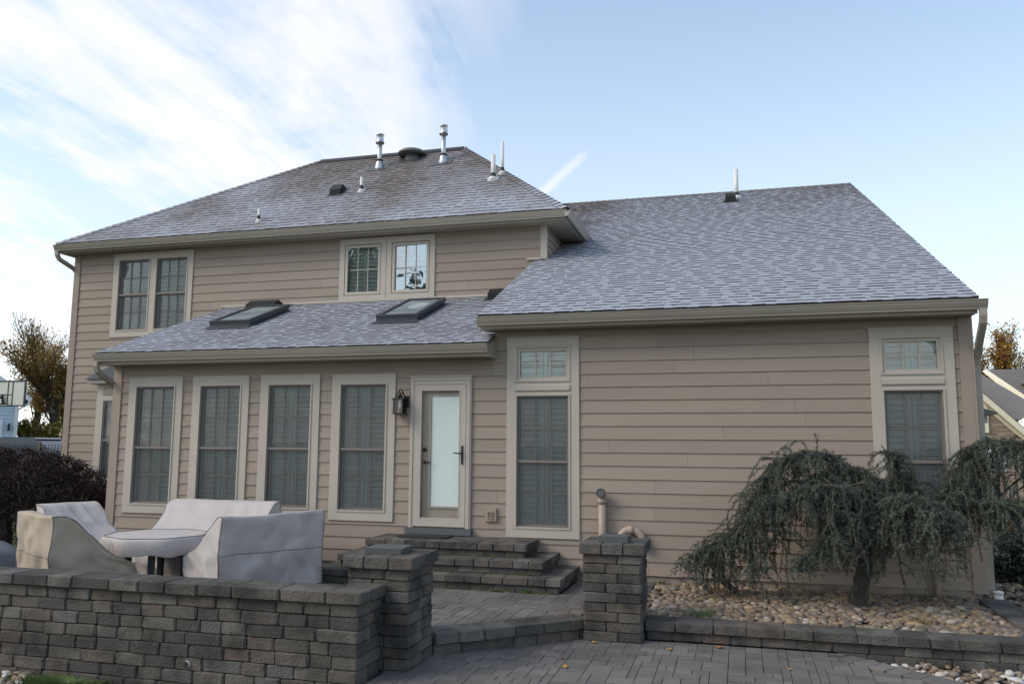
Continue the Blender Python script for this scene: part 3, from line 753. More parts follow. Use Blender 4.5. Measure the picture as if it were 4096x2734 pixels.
# main hip roof
MX0, MX1, mz0, my0 = -13.77, -2.80, 5.835, 2.62
RY, RZ, RX0, RX1 = 5.90, 8.385, -9.45, -5.82
mm = (RZ-mz0)/(RY-my0); ml = math.hypot(1, mm); mV = Vector((0, 1/ml, mm/ml)); mN = Vector((0, -mm/ml, 1/ml)); mVm = (RY-my0)*ml
bk = 2*RY-my0
roofM = hpart('roof', MB().poly([(MX0,my0,mz0-.02),(MX1,my0,mz0-.02),(RX1,RY,RZ-.02),(RX0,RY,RZ-.02)]).poly([(MX1,my0,mz0-.02),(MX1,bk,mz0-.02),(RX1,RY,RZ-.02)])
              .poly([(MX1,bk,mz0-.02),(MX0,bk,mz0-.02),(RX0,RY,RZ-.02),(RX1,RY,RZ-.02)]).poly([(MX0,bk,mz0-.02),(MX0,my0,mz0-.02),(RX0,RY,RZ-.02)])
              .poly([(MX0,my0,mz0-.05),(MX0,bk,mz0-.05),(MX1,bk,mz0-.05),(MX1,my0,mz0-.05)]), 'bg_roof', label='hipped main roof above the second storey')
shingle_face(roofM, (MX0, my0-.015, mz0-.007), (1,0,0), mV, mN, lambda v: ((RX0-MX0)*v/mVm+.02, (MX1-MX0)-(MX1-RX1)*v/mVm-.02), mVm, 60, seed=3)
rm = (RZ-mz0)/(MX1-RX1); rl = math.hypot(1, rm)
shingle_face(roofM, (MX1+.015, my0, mz0-.007), (0,1,0), (-1/rl,0,rm/rl), (rm/rl,0,1/rl), lambda v: ((RY-my0)*v/((MX1-RX1)*rl)+.02, (bk-my0)-(RY-my0)*v/((MX1-RX1)*rl)-.02), (MX1-RX1)*rl, 0, seed=4)
hpart('drip_edge', MB().prism([(my0-.02,mz0-.035),(my0-.012,mz0-.012),(my0+.2,mz0+.145),(my0+.2,mz0+.125)], 'x', MX0+.03, MX1-.03), 'black_plastic', roofM)
def cap_row(roof, A, B, na, nb, mat='shingle', wd=.15, step=.145):
    A, B = Vector(A), Vector(B); d = (B-A); Ln = d.length; d.normalize()
    na, nb = Vector(na).normalized(), Vector(nb).normalized()
    sa = na.cross(d); sa = sa if sa.z < 0 else -sa
    sb = nb.cross(d); sb = sb if sb.z < 0 else -sb
    n = int(Ln/step)
    for i in range(n):
        p = A+d*(i*Ln/n); q = p+d*(step*1.25)
        w0 = wd*random.uniform(.95,1.05)
        lift = (na+nb)*.5
        P0, Q0 = p+lift*.036, q+lift*.016
        mb = MB().poly([P0+sa*w0, P0, Q0, Q0+sa*w0]).poly([P0, P0+sb*w0, Q0+sb*w0, Q0])
        mb.poly([P0+sa*w0, P0+sa*w0-na*.02, P0-lift*.02, P0]).poly([P0, P0-lift*.02, P0+sb*w0-nb*.02, P0+sb*w0])
        hpart('hip_cap', mb, mat, roof)
nF = (0,-mm,1); nR = (rm,0,1); lm = (RZ-mz0)/(RX0-MX0); nL = (-lm,0,1); nB = (0,mm,1)
cap_row(roofM, (MX1,my0,mz0), (RX1,RY,RZ), nF, nR)
cap_row(roofM, (MX0,my0,mz0), (RX0,RY,RZ), nF, nL)
cap_row(roofM, (RX1+.05,RY,RZ), (RX0,RY,RZ), nF, nB, 'bg_roof')
hpart('ridge_vent', MB().prism([(RY-.16,RZ-.10),(RY-.16,RZ-.07),(RY,RZ+.045),(RY+.16,RZ-.07),(RY+.16,RZ-.10),(RY,RZ+.01)], 'x', RX0+.02, RX1-.02), 'charcoal', roofM)

# --- eaves: soffit panels, fascia, gutters
def eave(x0, x1, wallY, frontY, zs, ztop, gext=.03):
    """along X; soffit at zs, gutter top at ztop"""
    n = int((x1-x0)/.102)
    me = MB().box(-.049, .049, 0, 1, -.006, .004).mesh('soffit_panel', MAT['soffit'])
    sof = hpart('soffit', MB().box(x0+.01, x1-.01, frontY+.02, wallY+.05, zs+.006, zs+.012), 'core')
    for i in range(n):
        obj('soffit_panel', me, sof, loc=(x0+(i+.5)*(x1-x0)/n, frontY+.02, zs), scale=((x1-x0)/n/.102, wallY+.02-frontY, 1))
    hpart('fascia', MB().prism([(frontY,zs-.012),(frontY-.006,zs+.006),(frontY-.006,zs+.035),(frontY,zs+.045),(frontY,ztop-.005),(frontY+.02,ztop-.005),(frontY+.02,zs-.012)], 'x', x0, x1), 'gutter')
    g = .118; t = ztop
    prof = [(0,t-.008),(0,t-g),(-.062,t-g),(-.066,t-g*.86),(-.082,t-g*.66),(-.102,t-g*.34),(-.108,t-g*.14),(-.118,t-g*.10),(-.120,t),(-.106,t+.001),(-.104,t-.02),(-.01,t-.02)]
    gut = hpart('gutter', MB().prism([(frontY-.0065+p, q) for p, q in prof], 'x', x0-.03, x1+gext), 'gutter')
    k = 1
    while x0+k*.9 < x1:
        hpart('gutter_hanger', MB().box(x0+k*.9, x0+k*.9+.025, frontY-.115, frontY-.007, ztop-.012, ztop-.004), 'gutter', gut); k += 1
    return gut
eave(SX0+.02, SX1-.02, 0, -.335, 2.93, 3.085)
eave(FX0+.03, FX1-.01, 0, -.335, 3.31, 3.458, .095)
eave(MX0+.02, MX1-.02, UY, 2.675, 5.66, 5.80)
# frieze shadow boards directly below the soffits are ordinary siding; boxed ends of the eaves:
hpart('eave_return', MB().prism([(-.335,2.915),(-.335,3.07),(.0,3.20),(.0,2.915)], 'x', SX1-.04, SX1+.01), 'gutter')
hpart('eave_return', MB().prism([(-.335,3.30),(-.335,3.45),(.0,3.58),(.0,3.30)], 'x', FX0+.005, FX0+.05), 'gutter')
# right-hand side of the main eave, running back
me = MB().box(0, 1, -.049, .049, -.006, .004).mesh('soffit_panel', MAT['soffit'])
sof = hpart('soffit', MB().box(-3.25,MX1-.02,UY-.3,8.8,5.667,5.672), 'core')
for i in range(60):
    obj('soffit_panel', me, sof, loc=(-3.26, UY-.32+i*.102, 5.66), scale=(.43, 1, 1))
gx = MX1-.04
hpart('fascia', MB().box(gx-.015, gx+.005, 2.66, 8.9, 5.648, 5.80), 'gutter')
t = 5.80; g = .118
prof = [(0,t-.008),(0,t-g),(.062,t-g),(.066,t-g*.86),(.082,t-g*.66),(.102,t-g*.34),(.108,t-g*.14),(.118,t-g*.10),(.120,t),(.106,t+.001),(.104,t-.02),(.01,t-.02)]
hpart('gutter', MB().prism([(gx+.0055+p, q) for p, q in prof], 'y', 2.565, 6.4), 'gutter')
hpart('fascia', MB().box(MX0+.02, MX0+.04, 2.70, 8.9, 5.648, 5.80), 'gutter')

# --- downspouts
def downspout(pts, label):
    return hpart('downspout', MB().tube(pts, .052, 4, True, squash=(1.05,.85)), 'gutter', label=label)
def arc(p, q, r, n=5): 
    return [tuple(Vector(p).lerp(Vector(q), i/n)) for i in range(n+1)]
downspout([(-9.82,-.39,2.975),(-9.82,-.385,2.90),(-9.815,-.35,2.82),(-9.81,-.27,2.76),(-9.82,-.10,2.69),(-9.83,.03,2.63),(-9.84,.10,2.56),(-9.84,.14,2.48),(-9.84,.14,.0)], 'downspout at the left corner of the sunroom')
ds = downspout([(2.865,-.39,3.345),(2.865,-.388,3.27),(2.865,-.36,3.19),(2.867,-.27,3.10),(2.872,-.13,2.98),(2.88,-.02,2.89),(2.885,.06,2.80),(2.885,.10,2.7),(2.885,.10,-.05)], 'downspout curling back from the right end of the gutter')
downspout([(-13.72,2.62,5.69),(-13.72,2.63,5.60),(-13.71,2.68,5.52),(-13.66,2.85,5.44),(-13.64,3.02,5.38),(-13.635,3.12,5.30),(-13.635,3.16,5.2),(-13.635,3.16,-.05)], 'downspout at the left end of the upper eave')

# --- skylights
def skylight(x0, x1, ya, yb, label, clear=False):
    zr = lambda y: sz0+sm*(y-sy0)
    P = lambda x, y, h: (x, y-sm/sl*h, zr(y)+h/sl)
    h = .115; b = .055
    def ring(mb, xa, xb, y0, y1, h0, h1, wd):
        for (xx0,xx1,yy0,yy1) in ((xa,xa+wd,y0,y1),(xb-wd,xb,y0,y1),(xa+wd,xb-wd,y0,y0+wd),(xa+wd,xb-wd,y1-wd,y1)):
            i = len(mb.v)
            mb.v += [P(xx0,yy0,h0),P(xx1,yy0,h0),P(xx1,yy1,h0),P(xx0,yy1,h0),P(xx0,yy0,h1),P(xx1,yy0,h1),P(xx1,yy1,h1),P(xx0,yy1,h1)]
            mb.f += [(i,i+3,i+2,i+1),(i+4,i+5,i+6,i+7),(i,i+1,i+5,i+4),(i+1,i+2,i+6,i+5),(i+2,i+3,i+7,i+6),(i+3,i,i+4,i+7)]
        return mb
    s = hpart('skylight', ring(MB(), x0, x1, ya, yb, .0, h, b), 'dark_clad', label=label)
    hpart('cladding', ring(MB(), x0-.02, x1+.02, ya-.02, yb+.02, h*.55, h+.012, .06), 'dark_clad', s)
    hpart('glazing', MB().quad(P(x0+b,ya+b,h*.9),P(x1-b,ya+b,h*.9),P(x1-b,yb-b,h*.9),P(x0+b,yb-b,h*.9)), 'skylight_frost', s)
    if clear:
        cxm, cym = (x0+x1)/2+.06, (ya+yb)/2+.12
        hpart('thawed_patch', MB().poly([P(cxm+.16*math.cos(a*.2618)*(1+.06*math.sin(a*2.1)), cym+.27*math.sin(a*.2618), h*.9+.004) for a in range(24)]), 'skylight_clear', s)
    hpart('apron', MB().poly([P(x0-.06,ya-.16,.022),P(x1+.06,ya-.16,.022),P(x1+.04,ya-.005,.03),P(x0-.04,ya-.005,.03)]).poly([P(x0-.02,ya-.03,.03),P(x1+.02,ya-.03,.03),P(x1+.02,ya-.022,h*.55),P(x0-.02,ya-.022,h*.55)]), 'dark_clad', s)
    for i in range(8):
        yy = ya+.08+(yb-ya-.1)*i/8
        for xa in (x0-.075, x1+.02): hpart('step_flashing', MB().quad(P(xa,yy,.028),P(xa+.055,yy,.028),P(xa+.055,yy+.13,.024),P(xa,yy+.13,.024)), 'dark_clad', s)
    return s
skylight(-8.83,-8.08,1.15,2.42, 'left skylight beside the black roof vent')
skylight(-5.66,-4.98,1.12,2.44, 'right skylight with a pale round patch under the casement windows', True)

# --- things standing through the roof
def roof_pt(kind, x, y):
    if kind == 'm': return Vector((x, y, mz0+mm*(y-my0))), mm
    if kind == 's': return Vector((x, y, sz0+sm*(y-sy0))), sm
    return Vector((x, y, fz0+fm*(y-fy0))), fm
def flue(x, y, hgt, label):
    p, s = roof_pt('m', x, y)
    o = hpart('flue', MB().tube([p-Vector((0,0,.1)), p+Vector((0,0,hgt))], .05, 16), 'galvanised', smooth=True, label=label)
    hpart('cone_flashing', MB().lathe([(.115,-.11),(.10,.0),(.064,.15),(.056,.17)], p, 18), 'galvanised', o, True)
    hpart('storm_collar', MB().lathe([(.056,.15),(.088,.155),(.07,.18),(.052,.19)], p, 18), 'charcoal', o, True)
    hpart('flashing_plate', MB().poly([p+Vector((-.22,-.20,-.20*s+.03)), p+Vector((.22,-.20,-.20*s+.03)), p+Vector((.22,.2,.2*s+.03)), p+Vector((-.22,.2,.2*s+.03))]), 'dark_clad', o)
    t = p+Vector((0,0,hgt))
    hpart('rain_cap', MB().lathe([(.052,-.05),(.09,-.045),(.094,-.02),(.084,0),(.084,.14),(.094,.15),(.092,.17),(.04,.18)], t, 20), 'galvanised', o, True)
    hpart('cap_band', MB().lathe([(.093,-.044),(.097,-.04),(.097,-.022),(.093,-.018)], t, 20), 'charcoal', o)
flue(-7.60, 5.20, .60, 'galvanised flue with rain cap, left of the domed vent')
flue(-6.08, 5.20, .66, 'galvanised flue with rain cap, right of the domed vent')
p, s = roof_pt('m', -6.98, 5.60)
o = hpart('dome_vent', MB().lathe([(.22,.05),(.32,.06),(.335,.075),(.32,.11),(.26,.155),(.18,.185),(.09,.20),(.02,.205)], p+Vector((0,0,.0)), 24), 'vent_grey', smooth=True, label='grey domed attic vent on the ridge')
hpart('vent_neck', MB().lathe([(.17,-.22),(.17,.10)], p, 20), 'vent_grey', o, True)
hpart('flashing_plate', MB().poly([p+Vector((-.36,-.30,-.30*s+.02)), p+Vector((.36,-.30,-.30*s+.02)), p+Vector((.36,.3,.3*s+.02)), p+Vector((-.36,.3,.3*s+.02))]), 'dark_clad', o)
def plumbing(k, x, y, hgt, r, label):
    p, s = roof_pt(k, x, y)
    o = hpart('vent_pipe', MB().tube([p-Vector((0,0,.1)), p+Vector((0,0,hgt))], r, 14), 'white_pvc', smooth=True, label=label)
    hpart('boot', MB().lathe([(r*1.75,.02),(r*1.6,.07),(r*1.12,.11),(r*1.05,.14)], p, 16), 'black_plastic', o, True)
    hpart('boot_flange', MB().poly([p+Vector((r*2.6*math.cos(a*.393), r*2.6*math.sin(a*.393), r*2.6*math.sin(a*.393)*s+.03)) for a in range(16)]).lathe([(r*2.1,-.03),(r*1.9,.045),(r*1.6,.06)], p, 16), 'white_pvc', o, True)
plumbing('m', -7.43, 3.98, .32, .032, 'white vent pipe beside the small black roof vent')
plumbing('m', -9.16, 2.95, .27, .026, 'short white vent pipe low on the main roof')
plumbing('m', -4.59, 4.05, .52, .046, 'thick white vent pipe near the right hip')
plumbing('m', -4.47, 4.30, .68, .033, 'slim white vent pipe behind the thick one')
plumbing('f', .12, 8.72, .72, .052, 'white vent pipe near the family room ridge')
def louvre_vent(k, x, y, wd, dp, ht, label):
    p, s = roof_pt(k, x, y)
    o = hpart('roof_vent', MB().prism([(p.y-dp/2, p.z-dp/2*s+.02), (p.y-dp/2-.02, p.z-dp/2*s+ht*.75), (p.y-dp*.1, p.z+ht), (p.y+dp/2, p.z+dp/2*s+.03), (p.y+dp/2,p.z+dp/2*s)], 'x', x-wd/2, x+wd/2), 'black_plastic', label=label)
    hpart('vent_flange', MB().poly([p+Vector((-wd*.75,-dp*.75,-dp*.75*s+.022)), p+Vector((wd*.75,-dp*.75,-dp*.75*s+.022)), p+Vector((wd*.75,dp*.75,dp*.75*s+.022)), p+Vector((-wd*.75,dp*.75,dp*.75*s+.022))]), 'charcoal', o)
louvre_vent('m', -8.0, 4.05, .24, .26, .17, 'small black vent on the main roof')
louvre_vent('f', -.02, 8.25, .24, .24, .20, 'small black vent on the family room roof')
louvre_vent('s', -8.78, 2.72, .62, .36, .16, 'wide black vent above the left skylight')
louvre_vent('s', -4.10, 2.80, .30, .3, .16, 'black vent tucked under the family room rake')

# --- wall fittings
hpart('light_block', MB().box(-4.78,-4.60,-.034,.0,2.12,2.46), 'siding')
ob = hpart('outlet_cover', MB().box(-3.44,-3.27,-.05,.0,.64,.82), 'siding', label='weatherproof outlet cover right of the door')
hpart('outlet_lid', frame_ring(MB(), -3.395,-3.315,.675,.775,.012,-.066,-.05).box(-3.36,-3.35,-.064,-.05,.69,.76), 'siding', ob)
pv = hpart('vent_pipe', MB().tube([(-1.78,-.085,-.12),(-1.78,-.085,.98)], .055, 16), 'tan_pvc', smooth=True, label='upright tan vent pipe with open elbow on the siding')
hpart('coupling', MB().tube([(-1.78,-.085,.92),(-1.78,-.085,.99)], .064, 16), 'tan_pvc', pv, True)
hpart('elbow', MB().tube([(-1.78,-.085,.985),(-1.78,-.095,1.03),(-1.782,-.125,1.06),(-1.785,-.165,1.068),(-1.785,-.19,1.068)], .060, 16, False), 'tan_pvc', pv, True)
hpart('elbow_mouth', MB().tube([(-1.785,-.175,1.068),(-1.785,-.186,1.068)], .052, 16), 'sill_metal', pv)
pts = [(-1.55,-.09,-.10),(-1.55,-.09,.44)]+[(-1.395-.155*math.cos(a), -.09, .44+.155*math.sin(a)) for a in [math.pi*i/12 for i in range(1,12)]]+[(-1.24,-.09,.44),(-1.24,-.09,.40),(-1.24,.03,.34)]
up_ = hpart('loop_pipe', MB().tube(pts, .052, 14), 'tan_pvc', smooth=True, label='tan pipe bent in a loop behind the right pillar')
hpart('coupling', MB().tube([(-1.435,-.09,.5915),(-1.355,-.09,.5915)], .057, 14), 'tan_pvc', up_, True)
hpart('coupling', MB().tube([(-1.24,-.09,.455),(-1.24,-.09,.40)], .060, 14), 'tan_pvc', up_, True)
sp_ = hpart('drain_pipe', MB().tube([(2.20,.03,.24),(2.22,-.04,.245),(2.262,-.065,.225),(2.268,-.068,.15),(2.268,-.068,-.15)], .036, 12), 'tan_pvc', smooth=True, label='short tan drain pipe low on the wall near the right corner')
hpart('coupling', MB().tube([(2.268,-.068,.19),(2.268,-.068,.14)], .041, 12), 'tan_pvc', sp_, True)
hpart('cleanout', MB().lathe([(.05,-.3),(.05,-.02)], (2.93,-.02,0), 14).lathe([(.056,-.02),(.056,.01),(.02,.018)], (2.93,-.02,0), 14), 'white_pvc', smooth=True)
# fireplace bump-out on the right side wall
ch = hpart('fireplace_bay', MB().box(2.81,3.40,2.0,3.6,-.1,2.05), 'siding', label='small roofed fireplace bump-out on the right side wall')
hpart('bump_roof', MB().prism([(2.80,2.44),(3.56,2.20),(3.56,2.17),(2.80,2.17)], 'y', 1.88, 3.72), 'bg_roof', ch)
hpart('bump_frieze', MB().box(2.805,3.45,1.95,3.65,2.0505,2.168), 'trim', ch)

# ================================================================== PATIOS
ZL, ZU = -.28, -.08             # lower and upper patio levels
def inside(poly, x, y):
    c = False; n = len(poly)
    for i in range(n):
        (x0,y0),(x1,y1) = poly[i], poly[(i+1) % n]
        if (y0 > y) != (y1 > y) and x < (x1-x0)*(y-y0)/(y1-y0)+x0: c = not c
    return c
def px_of(p):
    d = Vector(p)-CAM_POS; z = d.dot(fw)
    return (2048+3300*d.dot(r2)/z, 1367-3300*d.dot(u2)/z, z)
def in_view(p, m=120):
    x, y, z = px_of(p); return z > 0 and -m < x < 4096+m and -m < y < 2734+m
def pave(root, poly, z, x0, x1, y0, y1, seed, limit, blocked=()):
    """random three-size modular paving on a 76 mm grid"""
    rr = random.Random(seed); u = .0765; nx, ny = int((x1-x0)/u), int((y1-y0)/u)
    used = np.zeros((nx, ny), bool); rest = MB(); cand = []
    for j in range(ny):
        for i in range(nx):
            if used[i, j]: continue
            ch = rr.choices([(3,2),(2,2),(2,3),(2,1),(3,2),(1,2)], [3.2,3.4,2.4,1.6,2,.8])[0]
            for (a, b) in (ch, (2,2), (2,1), (1,2), (1,1)):
                if i+a <= nx and j+b <= ny and not used[i:i+a, j:j+b].any(): break
            else: continue
            used[i:i+a, j:j+b] = True
            p = (x0+i*u, x0+(i+a)*u, y0+j*u, y0+(j+b)*u)
            cxm, cym = (p[0]+p[1])/2, (p[2]+p[3])/2
            if not inside(poly, cxm, cym): continue
            if any(inside(b_, cxm, cym) for b_ in blocked): continue
            cand.append((p, rr.uniform(-.0025,.0025)))
    vis = [c for c in cand if in_view((c[0][0], c[0][2], z))]
    vis.sort(key=lambda c: px_of((c[0][0], c[0][2], z))[2]); keep = set(id(c) for c in vis[:limit])
    for c in cand:
        (a,b,d,e), dz = c
        if id(c) in keep: block('paver', root, a, b, d, e, z-.06, z+dz, PAVERS, .005)
        else:
            rest.box(a+.0025, b-.0025, d+.0025, e-.0025, z-.06, z+dz)
    if rest.v: rest.build('pavers', 'paver', root, kind='stuff')

PL = (-3.45,-2.845,-4.235,-3.63)         # left pillar footprint
PR = (-1.585,-.985,-2.62,-2.02)
step_a, step_b = Vector((-2.86,-3.66,0)), Vector((-1.585,-2.50,0))    # riser line of the diagonal step
low_edge = [(1.0,-2.50),(1.35,-2.83),(1.70,-3.12),(2.1,-3.52),(2.5,-4.05),(2.8,-4.8),(3.0,-6),(3.0,-9.5)]
low_poly = [(-3.10,-9.5),(-3.10,-4.9),(-3.10,-4.24),(-2.845,-4.235),(-2.845,-3.63),(-1.585,-2.46),(-1.585,-2.62),(-.985,-2.62),(-.985,-2.44),(.95,-2.44)]+low_edge
lower = MB().poly([(x,y,ZL-.045) for x,y in low_poly]).build('lower_patio', 'joint', kind='structure')
# border (soldier course) along the curved edge and along the step
inner = [(x-.20, y-.14) for x, y in low_edge]
bpoly = low_edge+inner[::-1]
def strip(root, name, line, wd, z0, z1, step, lib, side=1, lip=0.0):
    """row of blocks laid along a polyline"""
    pts = [Vector((x,y,0)) for x,y in line]; segs = []
    for a, b in zip(pts[:-1], pts[1:]): segs.append((a, b, (b-a).length))
    tot = sum(s[2] for s in segs); d = 0; out = []
    while d < tot-.04:
        st = min(random.uniform(*step), tot-d)
        mid = d+st/2; acc = 0
        for a, b, ln in segs:
            if acc+ln >= mid: break
            acc += ln
        t = (b-a).normalized(); c = a+t*(mid-acc); nrm = Vector((-t.y, t.x, 0))*side
        ctr = c+nrm*(wd/2-lip)
        o = obj(name, random.choice(lib), root, loc=(ctr.x, ctr.y, (z0+z1)/2), scale=(st-.006, wd, z1-z0)); o.rotation_euler = (0,0,math.atan2(t.y,t.x)+random.uniform(-.012,.012))
        d += st
strip(lower, 'border_paver', low_edge[:6], .22, ZL-.06, ZL+.004, (.14,.17), PAVERS, -1)
cut_poly = [(-3.12,-9.5),(-3.12,-4.1),(-2.95,-3.62),(-1.5,-2.34),(-.9,-2.30),(.95,-2.34)]+[(x-.19, y-.15) for x, y in low_edge]
pave(lower, cut_poly, ZL, -3.2, 3.0, -9.4, -2.40, 5, 300)
# pale moss in a few joints is in the joint bed; upper patio
up_poly = [(-12.0,-4.40),(-3.45,-4.40),(-3.45,-3.63),(-2.845,-3.63),(step_a.x,step_a.y+.28),(-1.75,-2.36),(-1.585,-2.3),(-1.585,-2.02),(-1.25,-2.02),(-1.25,.0),(-12.0,0.0)]
upper = MB().prism([(x,y) for x,y in up_poly], 'z', ZL-.3, ZU-.045).build('upper_patio', 'joint', kind='structure')
steps_foot = [(-5.45,-1.25),(-2.14,-1.25),(-2.14,.1),(-5.45,.1)]
pave(upper, [(x, y) for x, y in up_poly], ZU, -9.6, -1.2, -4.4, -.01, 6, 280, [steps_foot])

# diagonal step between the pillars
pstep = thing('patio_step', 'low diagonal stone step between the two pillars', 'step')
rl_ = [(-2.83,-3.63),(-2.42,-3.29),(-2.02,-2.92),(-1.56,-2.50)]
strip(pstep, 'block', rl_, .20, ZL-.08, ZU-.10, (.22,.34), BLOCKS, 1)
strip(pstep, 'coping_block', [(x+.028,y-.032) for x, y in rl_], .33, ZU-.10, ZU+.004, (.24,.36), CAPS, 1)

# ================================================================== SEAT WALL, PILLARS, STEPS, BED WALL
CH = .096
seat = thing('seat_wall', 'long low wall of rough grey concrete blocks in the left foreground', 'wall')
top = .36; CHW = .108
for c in range(8):
    z1 = top-c*CHW; z0 = z1-CHW
    corner_long = c % 2 == 0
    xe = -3.10 if corner_long else -3.365
    for a, b in splits(-8.6+random.uniform(0,.2), xe, .21, .40):
        j = random.uniform(-.008,.008); block('block', seat, a, b, -4.72+j, -4.45, z0, z1)
    ys_ = -4.45 if corner_long else -4.72
    for a, b in splits(ys_, -4.235, .18, .30):
        j = random.uniform(-.006,.006); block('block', seat, -3.365, -3.10+j, a, b, z0, z1)
    
for a, b in splits(-8.6, -3.385, .22, .46): block('cap_block', seat, a, b, -4.765+random.uniform(-.006,.006), -4.415, .36, .462, CAPS)
block('cap_block', seat, -3.385, -3.062, -4.765, -4.56, .36, .462, CAPS)
block('cap_block', seat, -3.385, -3.062, -4.56, -4.40, .36, .460, CAPS)
block('cap_block', seat, -3.385, -3.062, -4.40, -4.238, .36, .463, CAPS)
MB().box(-8.6,-3.38,-4.68,-4.47,-.5,.355).build('fill', 'core', seat)
dp = MB().tube([(-4.73,-4.738,-.235),(-4.73,-4.60,-.235)], .030, 16, False).build('drain_outlet', 'white_pvc', seat, label='small round drain outlet in the block face')
MB().lathe([(.029,0),(.029,.004)], (0,0,0), 16).build('drain_hole', 'core', seat).matrix_local = Matrix.Translation((-4.73,-4.734,-.235)) @ Matrix.Rotation(R(90), 4, 'X')

def pillar(P, label, ztop_c=.585, courses=9, caps=3):
    x0,x1,y0,y1 = P; t = thing('pillar', label, 'pillar'); w_ = x1-x0; a = w_*.40
    for c in range(courses):
        z0 = ZL+c*CH; z1 = z0+CH; j = lambda: random.uniform(-.006,.006)
        if c % 2:
            rects = [(x0,x0+a,y0,y1-a),(x0+a,x1,y0,y0+a),(x1-a,x1,y0+a,y1),(x0,x1-a,y1-a,y1)]
        else:
            rects = [(x0,x1-a,y0,y0+a),(x1-a,x1,y0,y1-a),(x0+a,x1,y1-a,y1),(x0,x0+a,y0+a,y1)]
        for r in rects: block('block', t, r[0]+j()*(r[0]==x0), r[1]+j()*(r[1]==x1), r[2]+j()*(r[2]==y0), r[3], z0, z1)
    zc = ZL+courses*CH
    for y_a, y_b in ((y0-.045,(y0+y1)/2),((y0+y1)/2,y1+.045)):
        xs_ = [x0-.035]+[x0-.035+(w_+.075)*k/caps+random.uniform(-.03,.03) for k in range(1,caps)]+[x1+.04]
        for p, q in zip(xs_[:-1], xs_[1:]): block('cap_block', t, p, q, y_a, y_b, zc, zc+.112, CAPS)
    MB().box(x0+.05, x1-.05, y0+.05, y1-.05, ZL-.2, zc+.05).build('fill', 'core', t)
    return zc+.112
zt = pillar(PL, 'stone pillar at the end of the seat wall in front of the steps')
SLAB = chamfer_block('loose_slab', 'slab', .02, .004, seed=77)
obj('loose_slab', SLAB, None, 'thin square dark slab lying on the left stone pillar', 'slab', loc=(-3.18,-3.93,zt+.026), scale=(.36,.32,.052), rotz=R(3))
zt = pillar(PR, 'square stone pillar between the step and the pebble bed')
obj('loose_slab', SLAB, None, 'thick dark paver lying on the right stone pillar', 'slab', loc=(-1.275,-2.43,zt+.034), scale=(.31,.22,.068), rotz=R(-2))

stepsT = thing('stone_steps', 'three broad rough-block steps leading up to the back door', 'steps')
LV = [(-5.42,-2.09,-1.31,ZU,.095),(-5.16,-2.36,-1.09,.095,.260),(-4.90,-2.65,-.80,.260,.428)]
for k, (x0,x1,yf,z0,z1) in enumerate(LV):
    th = .088
    for a, b in splits(x0+.035, x1-.04, .26, .42): block('block', stepsT, a, b, yf+.04+random.uniform(-.004,.004), yf+.20, z0-.01, z1-th)
    for a, b in splits(yf+.20, -.03, .26, .4): block('block', stepsT, x1-.20, x1-.04+random.uniform(-.004,.004), a, b, z0-.01, z1-th)
    rows = [(yf, yf+.27)]
    y = yf+.27
    while y < -.08: rows.append((y, min(y+random.choice((.2,.24)), -.04))); y = rows[-1][1]
    if k < 2: rows = [r for r in rows if r[0] < LV[k+1][2]+.3]+[(rows[-1][1], -.03)] if rows[-1][1] < -.05 else rows
    for ra, rb in rows:
        if rb-ra < .04: continue
        for a, b in splits(x0, x1, .20, .34):
            block('tread_block', stepsT, a, b, ra, rb, z1-th, z1+random.uniform(-.002,.002), CAPS)
    MB().box(x0+.08, x1-.08, yf+.08, .0, z0-.25, z1-th-.002).build('fill', 'core', stepsT)
# moss along the toes of the steps
mo = MB()
for (x0,x1,yf,z0,z1) in LV:
    n = 60
    for i in range(n):
        x = x0+.05+(x1-x0-.1)*i/n; h = .006+.012*random.random(); d = .015+.03*random.random()
        mo.poly([(x,yf+.04-d,z0+.004),(x+.06,yf+.04-d*.8,z0+.004),(x+.06,yf+.039,z0+h),(x,yf+.039,z0+h)])
mo.build('moss', 'moss', stepsT, kind='stuff')
MB().prism([(-4.56+.04,-.52),(-3.86-.04,-.52),(-3.84,-.46),(-3.86,-.14),(-4.56,-.14),(-4.58,-.46)], 'z', .431, .446).build('door_mat', 'mat_rubber', label='dark rubber door mat on the top step', cat='door mat')

bedw = thing('retaining_wall', 'low block wall holding back the pebble bed under the cedar', 'wall')
for c in range(3):
    z1 = -.185-c*CH
    for a, b in splits(-.98+random.uniform(0,.02), 4.6, .22, .34):
        if c > 0 and b < .9: continue
        block('block', bedw, a, b, -2.40+random.uniform(-.005,.005), -2.22, z1-CH, z1)
for a, b in splits(-.975, 4.6, .24, .42): block('coping_block', bedw, a, b, -2.44+random.uniform(-.005,.005), -2.10, -.185, -.088, CAPS)
MB().box(-.97,4.6,-2.36,-2.14,-.6,-.19).build('fill', 'core', bedw)

edg = thing('stone_edging', 'flat row of grey blocks running back from the bed wall to the house corner', 'edging')
yy = -2.10
while yy < -.12:
    y2 = min(yy+random.uniform(.22,.34), -.06); block('block', edg, 2.66, 3.0, yy, y2, -.20, -.062, CAPS); yy = y2
edg2 = thing('stone_edging', 'short row of blocks between upper patio and pebble bed behind the right pillar', 'edging')
yy = -2.02
while yy < -.12:
    y2 = min(yy+random.uniform(.22,.34), -.03); block('block', edg2, -1.25, -1.08, yy, y2, -.24, -.072, CAPS); yy = y2

